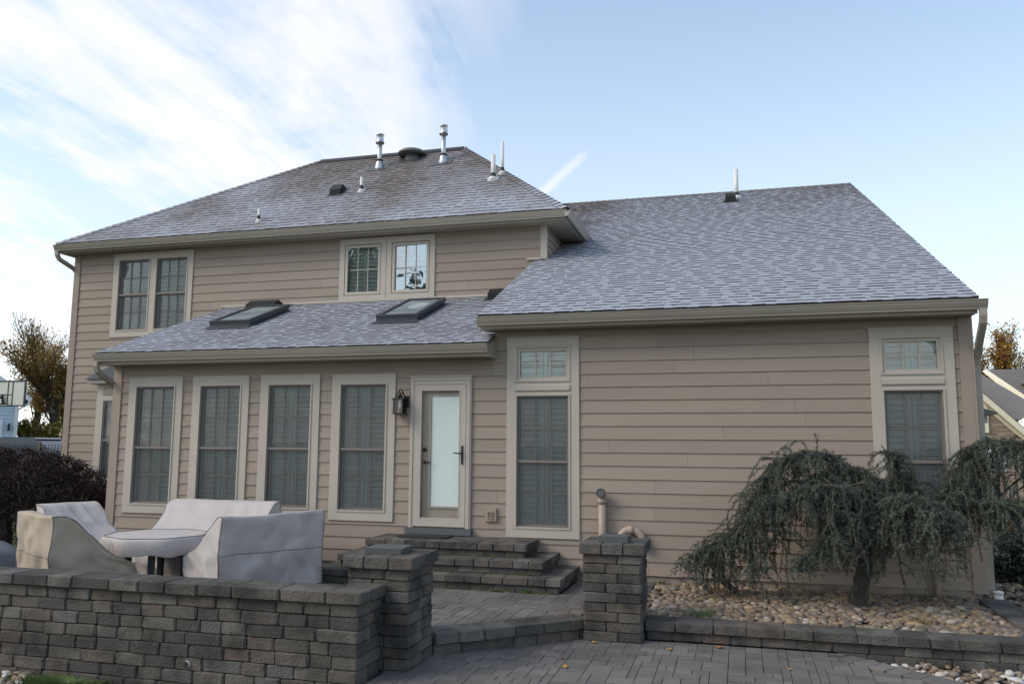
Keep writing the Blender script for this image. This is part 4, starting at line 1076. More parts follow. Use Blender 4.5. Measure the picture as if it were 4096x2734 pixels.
# ================================================================== PEBBLES
import bmesh
def pebble_mesh(seed, mat):
    bm = bmesh.new(); bmesh.ops.create_icosphere(bm, subdivisions=1, radius=.5)
    rr = random.Random(seed); o = Vector((rr.random()*9, rr.random()*9, rr.random()*9))
    for v in bm.verts: v.co *= 1+.22*mnoise.noise(v.co*1.6+o)
    me = bpy.data.meshes.new('pebble'); bm.to_mesh(me); bm.free()
    me.polygons.foreach_set('use_smooth', [True]*len(me.polygons)); me.materials.append(MAT[mat]); return me
def pebble_bed(name, base_poly, zf, n, mat, limit, size=(.035,.085), seed=0, zbase=None):
    rr = random.Random(seed); lib = [pebble_mesh(seed*50+i, mat) for i in range(7)]
    root = MB().poly([(x, y, zf(x,y)-.03) for x, y in base_poly]).build(name, 'soil', kind='structure')
    tmpl = []
    for me in lib:
        v = np.empty(len(me.vertices)*3, np.float32); me.vertices.foreach_get('co', v); tmpl.append((v.reshape(-1,3), np.array([list(p.vertices) for p in me.polygons])))
    xs_ = [p[0] for p in base_poly]; ys__ = [p[1] for p in base_poly]; items = []
    while len(items) < n:
        x, y = rr.uniform(min(xs_), max(xs_)), rr.uniform(min(ys__), max(ys__))
        if not inside(base_poly, x, y): n -= .3; continue
        s = rr.uniform(*size)*rr.choice((.8,1,1,1.25)); items.append((x, y, s))
    dim = []
    for x, y, s in items:
        dim.append((x, y, zf(x,y)+rr.uniform(-.012,.022), (s*rr.uniform(1.0,1.5), s*rr.uniform(.8,1.1), s*rr.uniform(.5,.75)), (rr.uniform(-.35,.35), rr.uniform(-.35,.35), rr.uniform(0,6.28)), rr.randrange(7)))
    vis = [d for d in dim if in_view(d[:3], 0)]
    vis.sort(key=lambda d: -(d[3][0])/px_of(d[:3])[2]); keep = set(id(d) for d in vis[:limit])
    VV = []; FF = []; off = 0
    for d in dim:
        x, y, z, s, r, k = d
        if id(d) in keep:
            o = obj('pebble', lib[k], root, loc=(x,y,z), scale=s); o.rotation_euler = r
        else:
            from mathutils import Euler
            m = np.array(Euler(r).to_matrix()) @ np.diag(s)
            v = tmpl[k][0] @ m.T + np.array((x,y,z)); VV.append(v); FF.append(tmpl[k][1]+off); off += len(v)
    if VV: obj('pebbles', np_mesh('pebbles', np.concatenate(VV), np.concatenate(FF), mat, True), root, kind='stuff')
    return root
pebble_bed('pebble_bed', [(-1.075,-2.10),(2.655,-2.10),(2.655,.01),(-1.075,.01)], lambda x, y: -.135+.03*(y+2.1)/2.1, 3600, 'pebble', 300, seed=1, size=(.035,.115))
pebble_bed('pebble_bed', [(3.0,-2.10),(6.5,-2.10),(6.5,3.5),(4.2,6),(2.84,6),(2.84,.1),(3.0,.1)], lambda x, y: -.13+.03*max(0,y), 3800, 'pebble', 120, seed=2, size=(.05,.12))
def rocks_low(x, y): return -.345
pebble_bed('pebble_bed', low_edge+[(4.6,-9.5),(4.6,-2.42),(1.05,-2.42)], rocks_low, 3000, 'pale_pebble', 150, seed=3, size=(.05,.10))
pebble_bed('pebble_bed', [(-8.6,-5.5),(-6.25,-5.5),(-6.25,-4.73),(-8.6,-4.73)], lambda x, y: -.455, 420, 'pale_pebble', 40, seed=4, size=(.06,.10))

# ================================================================== COVERED PATIO FURNITURE
def cloth_noise(p, k, s): 
    q = Vector(p)*k+Vector((s*3.1, s*1.7, s)); return mnoise.noise(q)
def covered_seat(name, label, cat, A, f, width, depth, prof, rake=.10, group=None, seed=0, wrinkle=.022, hem=.04, mat='cover'):
    """A: rear corner on the ground (near end of the back); f: facing direction; width runs to the left of f... """
    f = Vector((f[0], f[1], 0)).normalized(); t = Vector((-f.y, f.x, 0))
    if seed % 2: t = -t
    A = Vector((A[0], A[1], ZU)); ns, nw, nz_ = 34, 40, 22
    def zt_(s):
        for (s0,z0),(s1,z1) in zip(prof[:-1], prof[1:]):
            if s <= s1: 
                k = (s-s0)/(s1-s0); return z0+(z1-z0)*k
        return prof[-1][1]
    zmax = max(p[1] for p in prof)
    def P(s, w_, z):
        z_abs = z; sh = -rake*(z/zmax)*max(0, 1-s/.35)
        flare = .02*(1-z/zmax)
        p = A+f*(s*depth+sh+(flare if s > .5 else -flare)*abs(s-.5)*2)+t*((w_-.5)*(1+flare)*width+.5*width)+Vector((0,0,z))
        n = Vector((cloth_noise(p, 3.2, seed), cloth_noise(p, 3.2, seed+5), cloth_noise(p, 2.6, seed+9)*.6))*wrinkle
        q_ = (p.x+p.z*.25, p.y-p.z*.2, p.z*.30)
        k_ = 1-abs(cloth_noise(q_, 4.2, seed+2))*2.4
        k2_ = 1-abs(cloth_noise((p.x*.8+p.z*.9, p.y*.8, p.z*.7), 5.0, seed+6))*2.6
        fold = .055*max(0, k_)*(1.15-z/zmax)+.026*max(0, k2_)-.022
        return p+n+f*fold+t*fold
    V = []; F = []
    def grid(fn, na, nb, flip=False):
        i = len(V)
        for a in range(na+1):
            for b in range(nb+1): V.append(tuple(fn(a/na, b/nb)))
        for a in range(na):
            for b in range(nb):
                q = (i+a*(nb+1)+b, i+(a+1)*(nb+1)+b, i+(a+1)*(nb+1)+b+1, i+a*(nb+1)+b+1)
                F.append(q if not flip else q[::-1])
    sag = lambda s, w_: zt_(s)-.035*math.sin(math.pi*w_)*(1 if s > .06 else .45)*(.6+.4*math.sin(3*w_+seed))
    grid(lambda a, b: P(a, b, sag(a,b)), ns, nw)
    grid(lambda a, b: P(a, 0, hem+(sag(a,0)-hem)*b), ns, nz_)
    grid(lambda a, b: P(a, 1, hem+(sag(a,1)-hem)*b), ns, nz_, True)
    grid(lambda a, b: P(0, a, hem+(sag(0,a)-hem)*b), nw, nz_, True)
    grid(lambda a, b: P(1, a, hem+(sag(1,a)-hem)*b), nw, nz_)
    root = thing(name, label, cat, group=group)
    mb = MB(); mb.v = V; mb.f = F; me = mb.mesh('fabric_cover', MAT[mat], True)
    bm = bmesh.new(); bm.from_mesh(me); bmesh.ops.remove_doubles(bm, verts=bm.verts, dist=.0015); bmesh.ops.recalc_face_normals(bm, faces=bm.faces)
    for _ in range(2): bmesh.ops.smooth_vert(bm, verts=[v for v in bm.verts if not v.is_boundary], factor=.5, use_axis_x=True, use_axis_y=True, use_axis_z=True)
    bm.to_mesh(me)
    from mathutils import kdtree
    kd = kdtree.KDTree(len(bm.verts))
    for i_, v_ in enumerate(bm.verts): kd.insert(v_.co, i_)
    kd.balance(); bm.free()
    P0 = P
    def P(s, w_, z): return kd.find(P0(s, w_, z))[0].copy()
    obj('fabric_cover', me, root)
    for w_ in (0, 1):
        pts = [P(s/30, w_, sag(s/30, w_)) for s in range(31)]
        MB().tube(pts, .0075, 6).build('seam', 'piping', root, True)
        MB().tube([P(0, w_, hem+(sag(0,w_)-hem)*k/10) for k in range(11)], .0065, 6).build('seam', 'piping', root, True)
    MB().tube([P(0, k/20, hem+(sag(0,k/20)-hem)*.50) for k in range(21)], .006, 6).build('seam', 'piping', root, True)
    for s, w_ in ((.12,.1),(.12,.9),(.88,.1),(.88,.9)):
        p = P0(s, w_, 0); MB().box(p.x-.02, p.x+.02, p.y-.02, p.y+.02, ZU, ZU+.12).build('leg', 'charcoal', root)
    return root
sw = [(0,.95),(.10,.94),(.16,.90),(.3,.76),(.45,.64),(.62,.54),(.8,.465),(.96,.42),(1.0,.40)]
# right loveseat seen from behind: back runs from A to B
covered_seat('covered_loveseat', 'covered loveseat seen from behind, right of the covered table', 'loveseat', (-5.80,-2.80), (-.876,.48), 1.38, .86, sw, .10, 'covered patio seats', 1)
sw2 = [(0,.96),(.16,.955),(.24,.90),(.38,.76),(.55,.61),(.75,.47),(.93,.38),(1.0,.36)]
covered_seat('covered_chair', 'covered armchair nearest the seat wall, on the left', 'chair', (-7.34,-3.58), (.47,.88), 1.16, .92, sw2, .05, 'covered patio seats', 2, .028, mat='warm_lit_cover')
covered_seat('covered_chair', 'smaller covered chair behind the front left one, beside the dark maple', 'chair', (-9.12,-2.02), (.93,-.36), .80, .86, sw, .10, 'covered patio seats', 4)
covered_seat('covered_loveseat', 'covered loveseat standing against the house windows behind the table', 'loveseat', (-6.24,-.80), (0,-1), 1.72, .86, [(0,.98),(.10,.97),(.16,.93),(.32,.66),(.5,.52),(.7,.47),(.96,.42),(1,.40)], .10, 'covered patio seats', 3)
# covered table
tb = thing('covered_table', 'low round table under a taut fabric cover between the seats', 'table')
V = []; F = []; n = 40; c = Vector((-7.12,-2.14,0)); rows = [(0,.545),(.25,.546),(.45,.548),(.565,.552),(.60,.545),(.615,.52),(.618,.46),(.61,.40),(.59,.34)]
for r, z in rows:
    for j in range(n):
        a = 2*math.pi*j/n; rr_ = r*(1+.035*math.cos(8*a)); w_ = .012*math.sin(5*a+1)+.01*math.sin(11*a) if z < .45 else 0
        V.append((c.x+rr_*math.cos(a)*1.03, c.y+rr_*math.sin(a), z+w_))
for k in range(len(rows)-1):
    for j in range(n): F.append((k*n+j, k*n+(j+1) % n, (k+1)*n+(j+1) % n, (k+1)*n+j))
mb = MB(); mb.v = V; mb.f = F; mb.build('fabric_cover', 'cover', tb, True)
MB().tube([(c.x+.59*math.cos(2*math.pi*j/n)*1.03*(1+.035*math.cos(8*2*math.pi*j/n)), c.y+.59*math.sin(2*math.pi*j/n)*(1+.035*math.cos(8*2*math.pi*j/n)), .552) for j in range(n+1)], .006, 6).build('seam', 'piping', tb, True)
for a in range(4):
    an = a*math.pi/2+.5; p = c+Vector((math.cos(an)*.33, math.sin(an)*.33, 0)); MB().box(p.x-.03,p.x+.03,p.y-.03,p.y+.03,ZU,.50).build('leg', 'sill_metal', tb)
MB().tube([(c.x-.20,c.y-.585,.50),(c.x-.205,c.y-.61,.46),(c.x-.19,c.y-.615,.41),(c.x-.215,c.y-.60,.36)], .008, 6).build('tie_cord', 'cover', tb, True)
# low covered ottoman and tarped heap at far left
ot = thing('covered_ottoman', 'low covered ottoman cut by the left edge of the picture', 'ottoman')
mb = MB(); mb.lathe([(.52,.0),(.53,.25),(.50,.36),(.44,.375),(.1,.385)], (-9.35,-3.35,ZU), 20); mb.build('fabric_cover', 'cover', ot, True)
th_ = MB(); V = []; F = []
for i in range(17):
    for j in range(13):
        u_, v_ = i/16, j/12; x = -11.7+u_*1.9; y = -2.4+v_*1.3; h = .50*(math.sin(math.pi*u_)**.4)*(math.sin(math.pi*v_)**.4)
        h *= .85+.3*mnoise.noise(Vector((x*2.2,y*2.2,1.3))); V.append((x,y,ZU+max(0,h)))
for i in range(16):
    for j in range(12): a = i*13+j; F.append((a,a+13,a+14,a+1))
th_.v = V; th_.f = F
th_.build('tarped_heap', 'grey_tarp', smooth=True, label='heap under a crumpled grey tarp left of the covered chairs', cat='tarp')

# ================================================================== WALL LANTERN
ln = thing('wall_lantern', 'black carriage-style wall lantern with clear glass beside the door', 'lantern', (-4.715,-.13,0))
MB().box(.035,.105,.09,.096+.005,2.22,2.395).build('back_plate', 'black_metal', ln)
MB().tube([(.05,.09,2.36),(.05,.03,2.40),(.035,.0,2.46),(.015,-.01,2.485),(-.005,-.005,2.475),(-.008,.0,2.44)], .009, 8).build('arm', 'black_metal', ln, True)
MB().tube([(-.068,0,2.375),(-.06,0,2.40),(-.03,0,2.43),(0,0,2.437),(.03,0,2.43),(.06,0,2.40),(.068,0,2.375)], .006, 8).build('hoop', 'black_metal', ln, True)
MB().prism([(-.092,-.092),(.092,-.092),(.092,.092),(-.092,.092)], 'z', 2.338, 2.352).prism([(-.07,-.07),(.07,-.07),(.07,.07),(-.07,.07)], 'z', 2.3522, 2.364).build('roof', 'black_metal', ln)
MB().lathe([(.03,2.364),(.03,2.385),(.045,2.39),(.02,2.41),(.006,2.435)], (0,0,0), 12).build('finial', 'black_metal', ln, True)
MB().prism([(-.088,-.088),(.088,-.088),(.088,.088),(-.088,.088)], 'z', 2.128, 2.142).build('base', 'black_metal', ln)
for sx in (-1,1):
    for sy in (-1,1): MB().box(sx*.07-.006, sx*.07+.006, sy*.07-.006, sy*.07+.006, 2.142, 2.338).build('post', 'black_metal', ln)
for sx in (-1,1):
    MB().box(sx*.068-.0015, sx*.068+.0015, -.063, .063, 2.143, 2.337).build('pane', 'lamp_glass', ln)
    MB().box(-.063, .063, sx*.068-.0015, sx*.068+.0015, 2.143, 2.337).build('pane', 'lamp_glass', ln)
MB().lathe([(.012,2.337),(.014,2.30),(.012,2.29),(.022,2.26),(.020,2.235),(.008,2.21)], (0,0,0), 12).build('bulb', 'white_pvc', ln, True)

# ================================================================== VEGETATION
def frame_of(d):
    d = d/np.linalg.norm(d, axis=1, keepdims=True)
    ref = np.where(np.abs(d[:,2:3]) > .9, np.array([[1.,0,0]]), np.array([[0,0,1.]]))
    a = np.cross(d, ref); a /= np.linalg.norm(a, axis=1, keepdims=True); return d, a, np.cross(a, d)
def needle_tris(P, Dv, length, width):
    """one thin triangle per point"""
    d, a, b = frame_of(Dv); n = len(P); L_ = length*(.7+.6*np.random.rand(n,1)); W_ = width*(.8+.4*np.random.rand(n,1))
    th = np.random.rand(n,1)*6.28; s = a*np.cos(th)+b*np.sin(th)
    V = np.stack([P-s*W_/2, P+s*W_/2, P+d*L_], 1).reshape(-1,3)
    F = np.arange(3*n).reshape(-1,3); return V, F
def leaf_quads(P, size, flat=0.0):
    n = len(P); d = np.random.randn(n,3); d[:,2] -= .3; d, a, b = frame_of(d)
    S = size*(.6+.8*np.random.rand(n,1))
    V = np.stack([P, P+d*S*.5+a*S*.32, P+d*S, P+d*S*.5-a*S*.32], 1).reshape(-1,3); F = np.arange(4*n).reshape(-1,4); return V, F
def smooth_path(pts, n):
    pts = np.array(pts, float); t = np.linspace(0, len(pts)-1, n); out = []
    for u in t:
        i = min(int(u), len(pts)-2); k = u-i
        p0 = pts[max(i-1,0)]; p1 = pts[i]; p2 = pts[i+1]; p3 = pts[min(i+2,len(pts)-1)]
        out.append(.5*((2*p1)+(-p0+p2)*k+(2*p0-5*p1+4*p2-p3)*k*k+(-p0+3*p1-3*p2+p3)*k**3))
    return np.array(out)

# --- weeping blue cedar
cedar = thing('weeping_cedar', 'weeping blue-green cedar draping over the pebble bed at the right', 'tree', (1.28,-.82,-.12))
off = np.array((1.28,-.82,-.12))
trunk = smooth_path([(1.27,-.83,-.15),(1.30,-.83,.05),(1.37,-.84,.38),(1.42,-.86,.82),(1.36,-.9,1.10),(1.30,-.95,1.22)], 18)
LIMBS = [  # (points, radius0, radius1, mean strand length, strands per metre, max drop fn)
    ([(1.36,-.88,1.05),(1.46,-.85,1.26),(1.25,-.80,1.42),(1.02,-.75,1.56),(.78,-.72,1.60),(.50,-.72,1.49),(.28,-.75,1.28),(.14,-.78,.95),(-.04,-.8,.68),(-.30,-.8,.47),(-.60,-.8,.36)], .07, .02, .56, 105),
    ([(1.38,-.9,1.0),(1.27,-1.05,1.18),(.99,-1.15,1.24),(.70,-1.2,1.18),(.43,-1.2,1.10),(.33,-1.2,1.0)], .055, .015, .66, 150),
    ([(1.40,-.9,.9),(1.62,-.85,1.22),(1.78,-.82,1.36),(1.96,-.84,1.16),(2.17,-.86,1.11),(2.38,-.84,1.30),(2.48,-.80,1.50),(2.68,-.76,1.72),(3.0,-.74,1.74),(3.26,-.76,1.56),(3.5,-.8,1.3)], .07, .025, .66, 120),
    ([(1.42,-.95,.85),(1.55,-1.2,1.1),(1.80,-1.3,1.12),(2.0,-1.32,1.04),(2.12,-1.3,.98)], .045, .012, .60, 120),
    ([(1.38,-.95,.75),(1.20,-1.2,.80),(.98,-1.3,.68),(.80,-1.32,.50),(.66,-1.3,.42)], .04, .01, .22, 150),
    ([(1.40,-.8,.9),(1.5,-.5,1.2),(1.2,-.4,1.35),(.9,-.38,1.30),(.6,-.4,1.05)], .04, .012, .40, 60),
    ([(2.17,-.86,1.11),(2.35,-1.1,1.05),(2.6,-1.2,1.1),(2.85,-1.15,1.05),(3.05,-1.1,.9)], .035, .01, .42, 45),
    ([(1.40,-.88,.95),(1.30,-.75,1.1),(1.34,-.8,1.3),(1.42,-.85,1.36)], .03, .01, .62, 110),
    ([(1.74,-.82,1.34),(1.76,-.86,1.50),(1.72,-.9,1.60),(1.66,-.92,1.62)], .014, .006, .35, 60),
]
wood = MB().tube([tuple(p-off) for p in trunk], [.115*(1-.045*i)+(.03 if i == 0 else 0) for i in range(18)], 20)
wood.v = [tuple(Vector(v)*1.0+Vector((v[0]-0, v[1]-0, 0)).normalized()*.018*mnoise.noise(Vector((v[0]*16, v[1]*16, v[2]*7)))) for v in wood.v]
wood.build('trunk', 'bark', cedar, True)
NV = []; NF = []; TW = MB(); noff = 0; rs = np.random.RandomState(5)
def add_needles(P, D, length=.026, width=.0075):
    global noff
    V, F = needle_tris(P, D, length, width); NV.append(V-off); NF.append(F+noff); noff += len(V)
def strand(p, d0, length, droop):
    """hanging shoot: leaves along d0, turns down"""
    k = max(4, int(length/.045)); pts = [np.array(p)]; d = np.array(d0, float)
    for i in range(k):
        d = d+np.array((0,0,-droop))+rs.randn(3)*.20; d /= np.linalg.norm(d); pts.append(pts[-1]+d*length/k)
        if pts[-1][2] < .02: break
    return np.array(pts)
def tufts(pts, step=.026, per=9, length=.034, bare=0.0):
    seg = np.diff(pts, axis=0); ln = np.linalg.norm(seg, axis=1)
    n = max(2, int(ln.sum()/step)); u = np.linspace(0, 1, n)*ln.sum(); cum = np.concatenate([[0], np.cumsum(ln)])
    P = np.stack([np.interp(u, cum, pts[:,i]) for i in range(3)], 1); i = np.clip(np.searchsorted(cum, u)-1, 0, len(seg)-1)
    T = seg[i]/ln[i][:,None]
    if bare: m = rs.rand(n) > bare*np.linspace(.3,1.4,n); P, T = P[m], T[m]
    if not len(P): return
    P = np.repeat(P, per, 0); T = np.repeat(T, per, 0)
    D = rs.randn(len(P),3)*.8+T*.45+np.array((0,0,.12)); P = P+rs.randn(len(P),3)*.004
    add_needles(P, D, length)
def vary_len(li, p):
    x = p[0]
    if li == 0: return .60 if x > .60 else (1.75 if x > .02 else .95)
    if li == 1: return .42 if x < .72 else (.7 if x < 1.0 else 1.1)
    if li == 2: return .62 if 2.12 < x < 2.42 else (.5 if x > 2.98 else 1.15 if x > 2.42 else .9)
    return 1.0
for li, (pts, ra, rb, sl_, dens_) in enumerate(LIMBS):
    path = smooth_path(pts, 40); ln = np.linalg.norm(np.diff(path, axis=0), axis=1).sum()
    MB().tube([tuple(p-off) for p in path], list(np.linspace(ra, rb, 40)), 8).build('limb', 'bark', cedar, True)
    n = int(ln*dens_)
    for _ in range(n):
        u = rs.rand()**.9; i = min(int(u*39), 38); p = path[i]+(path[i+1]-path[i])*rs.rand()
        an = rs.rand()*6.28; d0 = np.array((math.cos(an)*.7, math.sin(an)*1.0, rs.uniform(-.1,.75))); p = p+np.array((math.cos(an),math.sin(an),.3))*.02
        L_ = sl_*rs.choice((.35,.6,.85,1.0,1.3))*rs.uniform(.75,1.2)*vary_len(li, p)
        s = strand(p, d0, L_, rs.uniform(.22,.5))
        TW.tube([tuple(q-off) for q in s[::2]], .0035, 3, False)
        tufts(s, bare=.6 if s[-1][2] < .45 and rs.rand() < .5 else 0)
        for _k in range(rs.randint(2,6)):
            j = rs.randint(1, len(s)); s2 = strand(s[j], rs.randn(3)*np.array((1,1,.3)), max(.07, L_*.25), .25); tufts(s2)
    # tufts clothing the limb itself
    for _ in range(int(ln*170)):
        i = rs.randint(4, 39); an = rs.rand()*6.28
        s = strand(path[i], (math.cos(an), math.sin(an), rs.uniform(-.2,.6)), rs.uniform(.06,.13), .08); tufts(s, .016, 8)
# long loose twigs trailing out at the left
for p, d0, L_ in [((.30,-.78,1.28),(-1,0,.15),.42),((.2,-.78,1.15),(-1,-.2,.2),.45),((.05,-.8,.78),(-1,0,.3),.50),((-.1,-.8,.62),(-1,.1,.35),.48),((.0,-.85,.7),(-1,-.1,.1),.55),((1.72,-.9,1.58),(-1,0,.6),.22),((2.35,-.82,1.28),(-.4,0,1),.22),((-.3,-.8,.5),(-1,0,.25),.5)]:
    for r_ in range(2):
        s = strand(np.array(p)+rs.randn(3)*.03, d0, L_, .16); TW.tube([tuple(q-off) for q in s], .004, 4, False); tufts(s, .024, 5, .022)
stub = MB().tube([tuple(np.array(q)-off) for q in [(-.27,-.72,.40),(-.25,-.72,.20),(-.20,-.70,.06),(-.12,-.69,.0),(-.07,-.68,-.03)]], [.045,.04,.04,.038,.036], 10); stub.build('limb', 'bark', cedar, True)
obj('crown', np_mesh('crown', np.concatenate(NV), np.concatenate(NF), 'cedar'), cedar)
TW.build('twigs', 'cedar_twig', cedar)

# --- dark red laceleaf maple
mp_ = thing('laceleaf_maple', 'dark red dome-shaped maple left of the covered chairs', 'tree', (-12.25,.45,-.1))
rs = np.random.RandomState(9)
MB().tube([(0,0,-.35),(.05,.02,.2),(-.03,0,.6),(.05,.05,1.0)], [.13,.10,.08,.05], 9).build('trunk', 'bark', mp_, True)
for a in range(9):
    an = a*.7; MB().tube([(0,0,.5),(math.cos(an)*.6,math.sin(an)*.55,1.05),(math.cos(an)*1.2,math.sin(an)*1.1,1.15),(math.cos(an)*1.7,math.sin(an)*1.5,.6)], [.05,.035,.02,.01], 6).build('limb', 'bark', mp_, True)
n = 7500; ph = rs.rand(n)*6.28; ct_ = rs.rand(n)**.75
th0 = np.arccos(ct_)                          # 0 top .. 90 rim
lump = 1+.05*np.sin(3*ph+1)+.03*np.sin(7*ph+th0*4)
Pc = np.stack([np.cos(ph)*np.sin(th0)*1.80*lump, np.sin(ph)*np.sin(th0)*1.70*lump, .15+1.52*np.cos(th0)**.8*(.93+.1*np.sin(5*ph+th0*6))], 1)
Pc *= np.where(rs.rand(n,1) < .62, 1-.06*rs.rand(n,1)**2, .55+.4*rs.rand(n,1))*np.array((1,1,1.0))
Pl = []; Dl = []
for i in range(n):
    o_ = np.array((np.cos(ph[i]), np.sin(ph[i]), 0))*np.sin(th0[i]); d = o_*.8+np.array((0,0,-.55))
    k = 9; b_ = Pc[i]+rs.randn(k,3)*np.array((.05,.05,.035)); Pl.append(b_); Dl.append(d+rs.randn(k,3)*.55)
V, F = needle_tris(np.concatenate(Pl), np.concatenate(Dl), .065, .016)
obj('crown', np_mesh('crown', V, F, 'maple_red'), mp_)

# --- general broadleaf tree
def broadleaf(name, label, loc, height, spread, mat, nleaf, leaf, seed, group=None, trunk_r=.2, clear=.25, bare=0.15, top_bare=0.0, cat='tree', extra=None):
    rr = np.random.RandomState(seed); root = thing(name, label, cat, loc, group=group)
    wood = MB(); tips = []
    def grow(p, d, ln, r, lev):
        k = 4; pts = [p]; 
        for i in range(k):
            d = d+rr.randn(3)*.10+np.array((0,0,.05)); d = d/np.linalg.norm(d); pts.append(pts[-1]+d*ln/k)
        wood.tube([tuple(q) for q in pts], list(np.linspace(r, r*.6, k+1)), 6 if lev < 2 else 4, False)
        if lev >= 2: tips.extend(pts[1:])
        if lev == 4: return
        nb = {0:6, 1:4, 2:4, 3:3}[lev]
        for b in range(nb):
            i = rr.randint(1 if lev else 2, k+1) if b else k
            an = rr.rand()*6.28; sp = np.array((math.cos(an), math.sin(an), 0))*rr.uniform(.45,.95)*spread
            nd_ = d*.75+sp+np.array((0,0,.25)); grow(pts[i], nd_/np.linalg.norm(nd_), ln*rr.uniform(.55,.72), r*.5, lev+1)
    grow(np.array((0,0,-.3)), np.array((0,0,1.)), height*.40, trunk_r, 0)
    T = np.array(tips); zmx = T[:,2].max(); sc = height/zmx
    wood.v = [(a*sc, b*sc, c*sc) for a, b, c in wood.v]; T = T*sc
    wood.build('trunk', 'bark', root, True)
    m = (rr.rand(len(T)) > bare) & (T[:,2] > height*clear)
    if top_bare: m &= (T[:,2] < height*(1-top_bare*rr.rand(len(T))))
    T = T[m]; idx = rr.randint(0, len(T), nleaf); P = T[idx]+rr.randn(nleaf,3)*height*.020
    V, F = leaf_quads(P, leaf); obj('crown', np_mesh('crown', V, F, mat), root)
    return root
broadleaf('autumn_tree', 'russet-leaved tree with bare top twigs beyond the neighbouring blue house', (-43.0,33,.3), 9.6, .62, 'autumn', 9500, .16, 3, trunk_r=.26, clear=.22, top_bare=.45, bare=.25)
broadleaf('autumn_tree', 'thinner rust-brown tree behind the blue house, mostly bare twigs', (-48.5,37,.3), 10.6, .55, 'autumn', 5000, .16, 4, trunk_r=.2, clear=.2, top_bare=.5, bare=.3)
broadleaf('autumn_tree', 'low yellow-green tree under the russet tree at the left', (-46.0,40,.0), 5.6, .8, 'yellow_green', 9000, .2, 5, trunk_r=.15, clear=.05)
broadleaf('autumn_tree', 'orange autumn tree rising over the stone-gabled house', (15.8,46,-.3), 9.6, .60, 'autumn_bright', 12000, .17, 6, trunk_r=.25, clear=.25)
broadleaf('autumn_tree', 'orange tree cut by the right edge above the neighbouring roof', (18.9,47,-.3), 8.2, .60, 'autumn_bright', 8000, .17, 7, trunk_r=.2, clear=.25)
broadleaf('autumn_tree', 'sparse orange tree peeping past the right wall corner', (12.9,49,-.3), 9.0, .5, 'autumn_bright', 5000, .17, 8, trunk_r=.2, clear=.25, bare=.3)
broadleaf('autumn_tree', 'yellow-green thicket at the foot of the trees beyond the car', (-41.6,31,-.2), 3.3, .95, 'yellow_green', 11000, .17, 31, trunk_r=.12, clear=.02, bare=0)
broadleaf('autumn_tree', 'olive-brown bushy tree right of the blue house', (-45.6,36,.0), 6.6, .9, 'autumn', 12000, .18, 32, trunk_r=.16, clear=.04, bare=0)
# trees behind the photographer, seen only mirrored in the window panes
broadleaf('shade_tree', 'half-bare tree mirrored in the upstairs casement', (-14.5,-30,-.4), 14, .62, 'evergreen', 5200, .42, 21, group='trees mirrored in the window panes', trunk_r=.35, clear=.25)
broadleaf('shade_tree', 'dark tree mirrored in the left casement', (-20.5,-27,-.4), 15, .7, 'evergreen', 9000, .45, 22, group='trees mirrored in the window panes', trunk_r=.35, clear=.15)
broadleaf('shade_tree', 'bare-topped tree mirrored in the right transom', (7.5,-24,-.4), 13, .6, 'evergreen', 4200, .40, 23, group='trees mirrored in the window panes', trunk_r=.3, clear=.2)

# --- grass tufts, weeds, plant, leaves
def tuft(name, label, cat, loc, n, h, mat, spread=.10, w_=.006, group=None):
    rr = np.random.RandomState(int(abs(loc[0]*997+loc[1]*331)) % 9999)
    V = []; F = []
    for i in range(n):
        a = rr.rand()*6.28; r_ = spread*rr.rand()**.6; b = np.array((math.cos(a)*r_*1.4, math.sin(a)*r_*.7, -.01)); ln = h*rr.uniform(.5,1.15)
        d = np.array((math.cos(a)*rr.uniform(.1,.6), math.sin(a)*rr.uniform(.1,.6), 1)); s = np.array((-math.sin(a), math.cos(a), 0))*w_/2
        k = len(V); m_ = b+d*ln*.55; e_ = b+d*ln*.85+np.array((math.cos(a)*.3,math.sin(a)*.3,-.05))*ln*.6
        V += [b-s, b+s, m_+s, m_-s, e_]; F += [(k,k+1,k+2,k+3),(k+3,k+2,k+4)]
    mb = MB(); mb.v = [tuple(v) for v in V]; mb.f = F
    return mb.build(name, mat, label=label, cat=cat, group=group, loc=loc)
G = 'grass tufts in the pebble bed'
tuft('grass_tuft', 'bright green grass tuft at the front of the pebble bed near the right pillar', 'grass', (-.44,-1.98,-.11), 90, .12, 'grass_blade', .15, group=G)
tuft('grass_tuft', 'brownish grass tuft under the leftmost cedar branch', 'grass', (-.34,-.42,-.10), 60, .13, 'dry_blade', .10, group=G)
tuft('grass_tuft', 'yellowed grass tuft at the front edge of the bed right of the trunk', 'grass', (1.78,-1.66,-.11), 70, .13, 'dry_blade', .10, group=G)
tuft('grass_tuft', 'pale variegated grass tuft close to the wall right of the trunk', 'grass', (1.95,-.30,-.10), 70, .13, 'pale_blade', .10, group=G)
tuft('grass_tuft', 'tiny dark grass tuft left of the cedar trunk', 'grass', (.58,-.98,-.11), 30, .06, 'grass_blade', .05, group=G)
tuft('weed', 'small green weed growing at the foot of the steps', 'weed', (-2.52,-1.30,ZU), 26, .09, 'grass_blade', .05, .014)
tuft('weed', 'weed growing behind the right pillar by the foundation', 'weed', (-1.03,-.12,-.10), 30, .12, 'grass_blade', .06, .012)
tuft('ground_plant', 'low mossy green plant at the bottom of the seat wall, lower left', 'plant', (-5.85,-4.90,-.47), 1500, .085, 'grass_blade', .34, .008)
LEAF = MB().poly([(-.5,0,0),(-.22,.2,.12),(.1,.34,.05),(.28,.12,.16),(.5,0,.06),(.28,-.14,.14),(.05,-.34,.02),(-.22,-.18,.10)]).poly([(.5,0,.06),(.75,.02,.10),(.74,-.01,.10)]).mesh('fallen_leaf', MAT['fallen'])
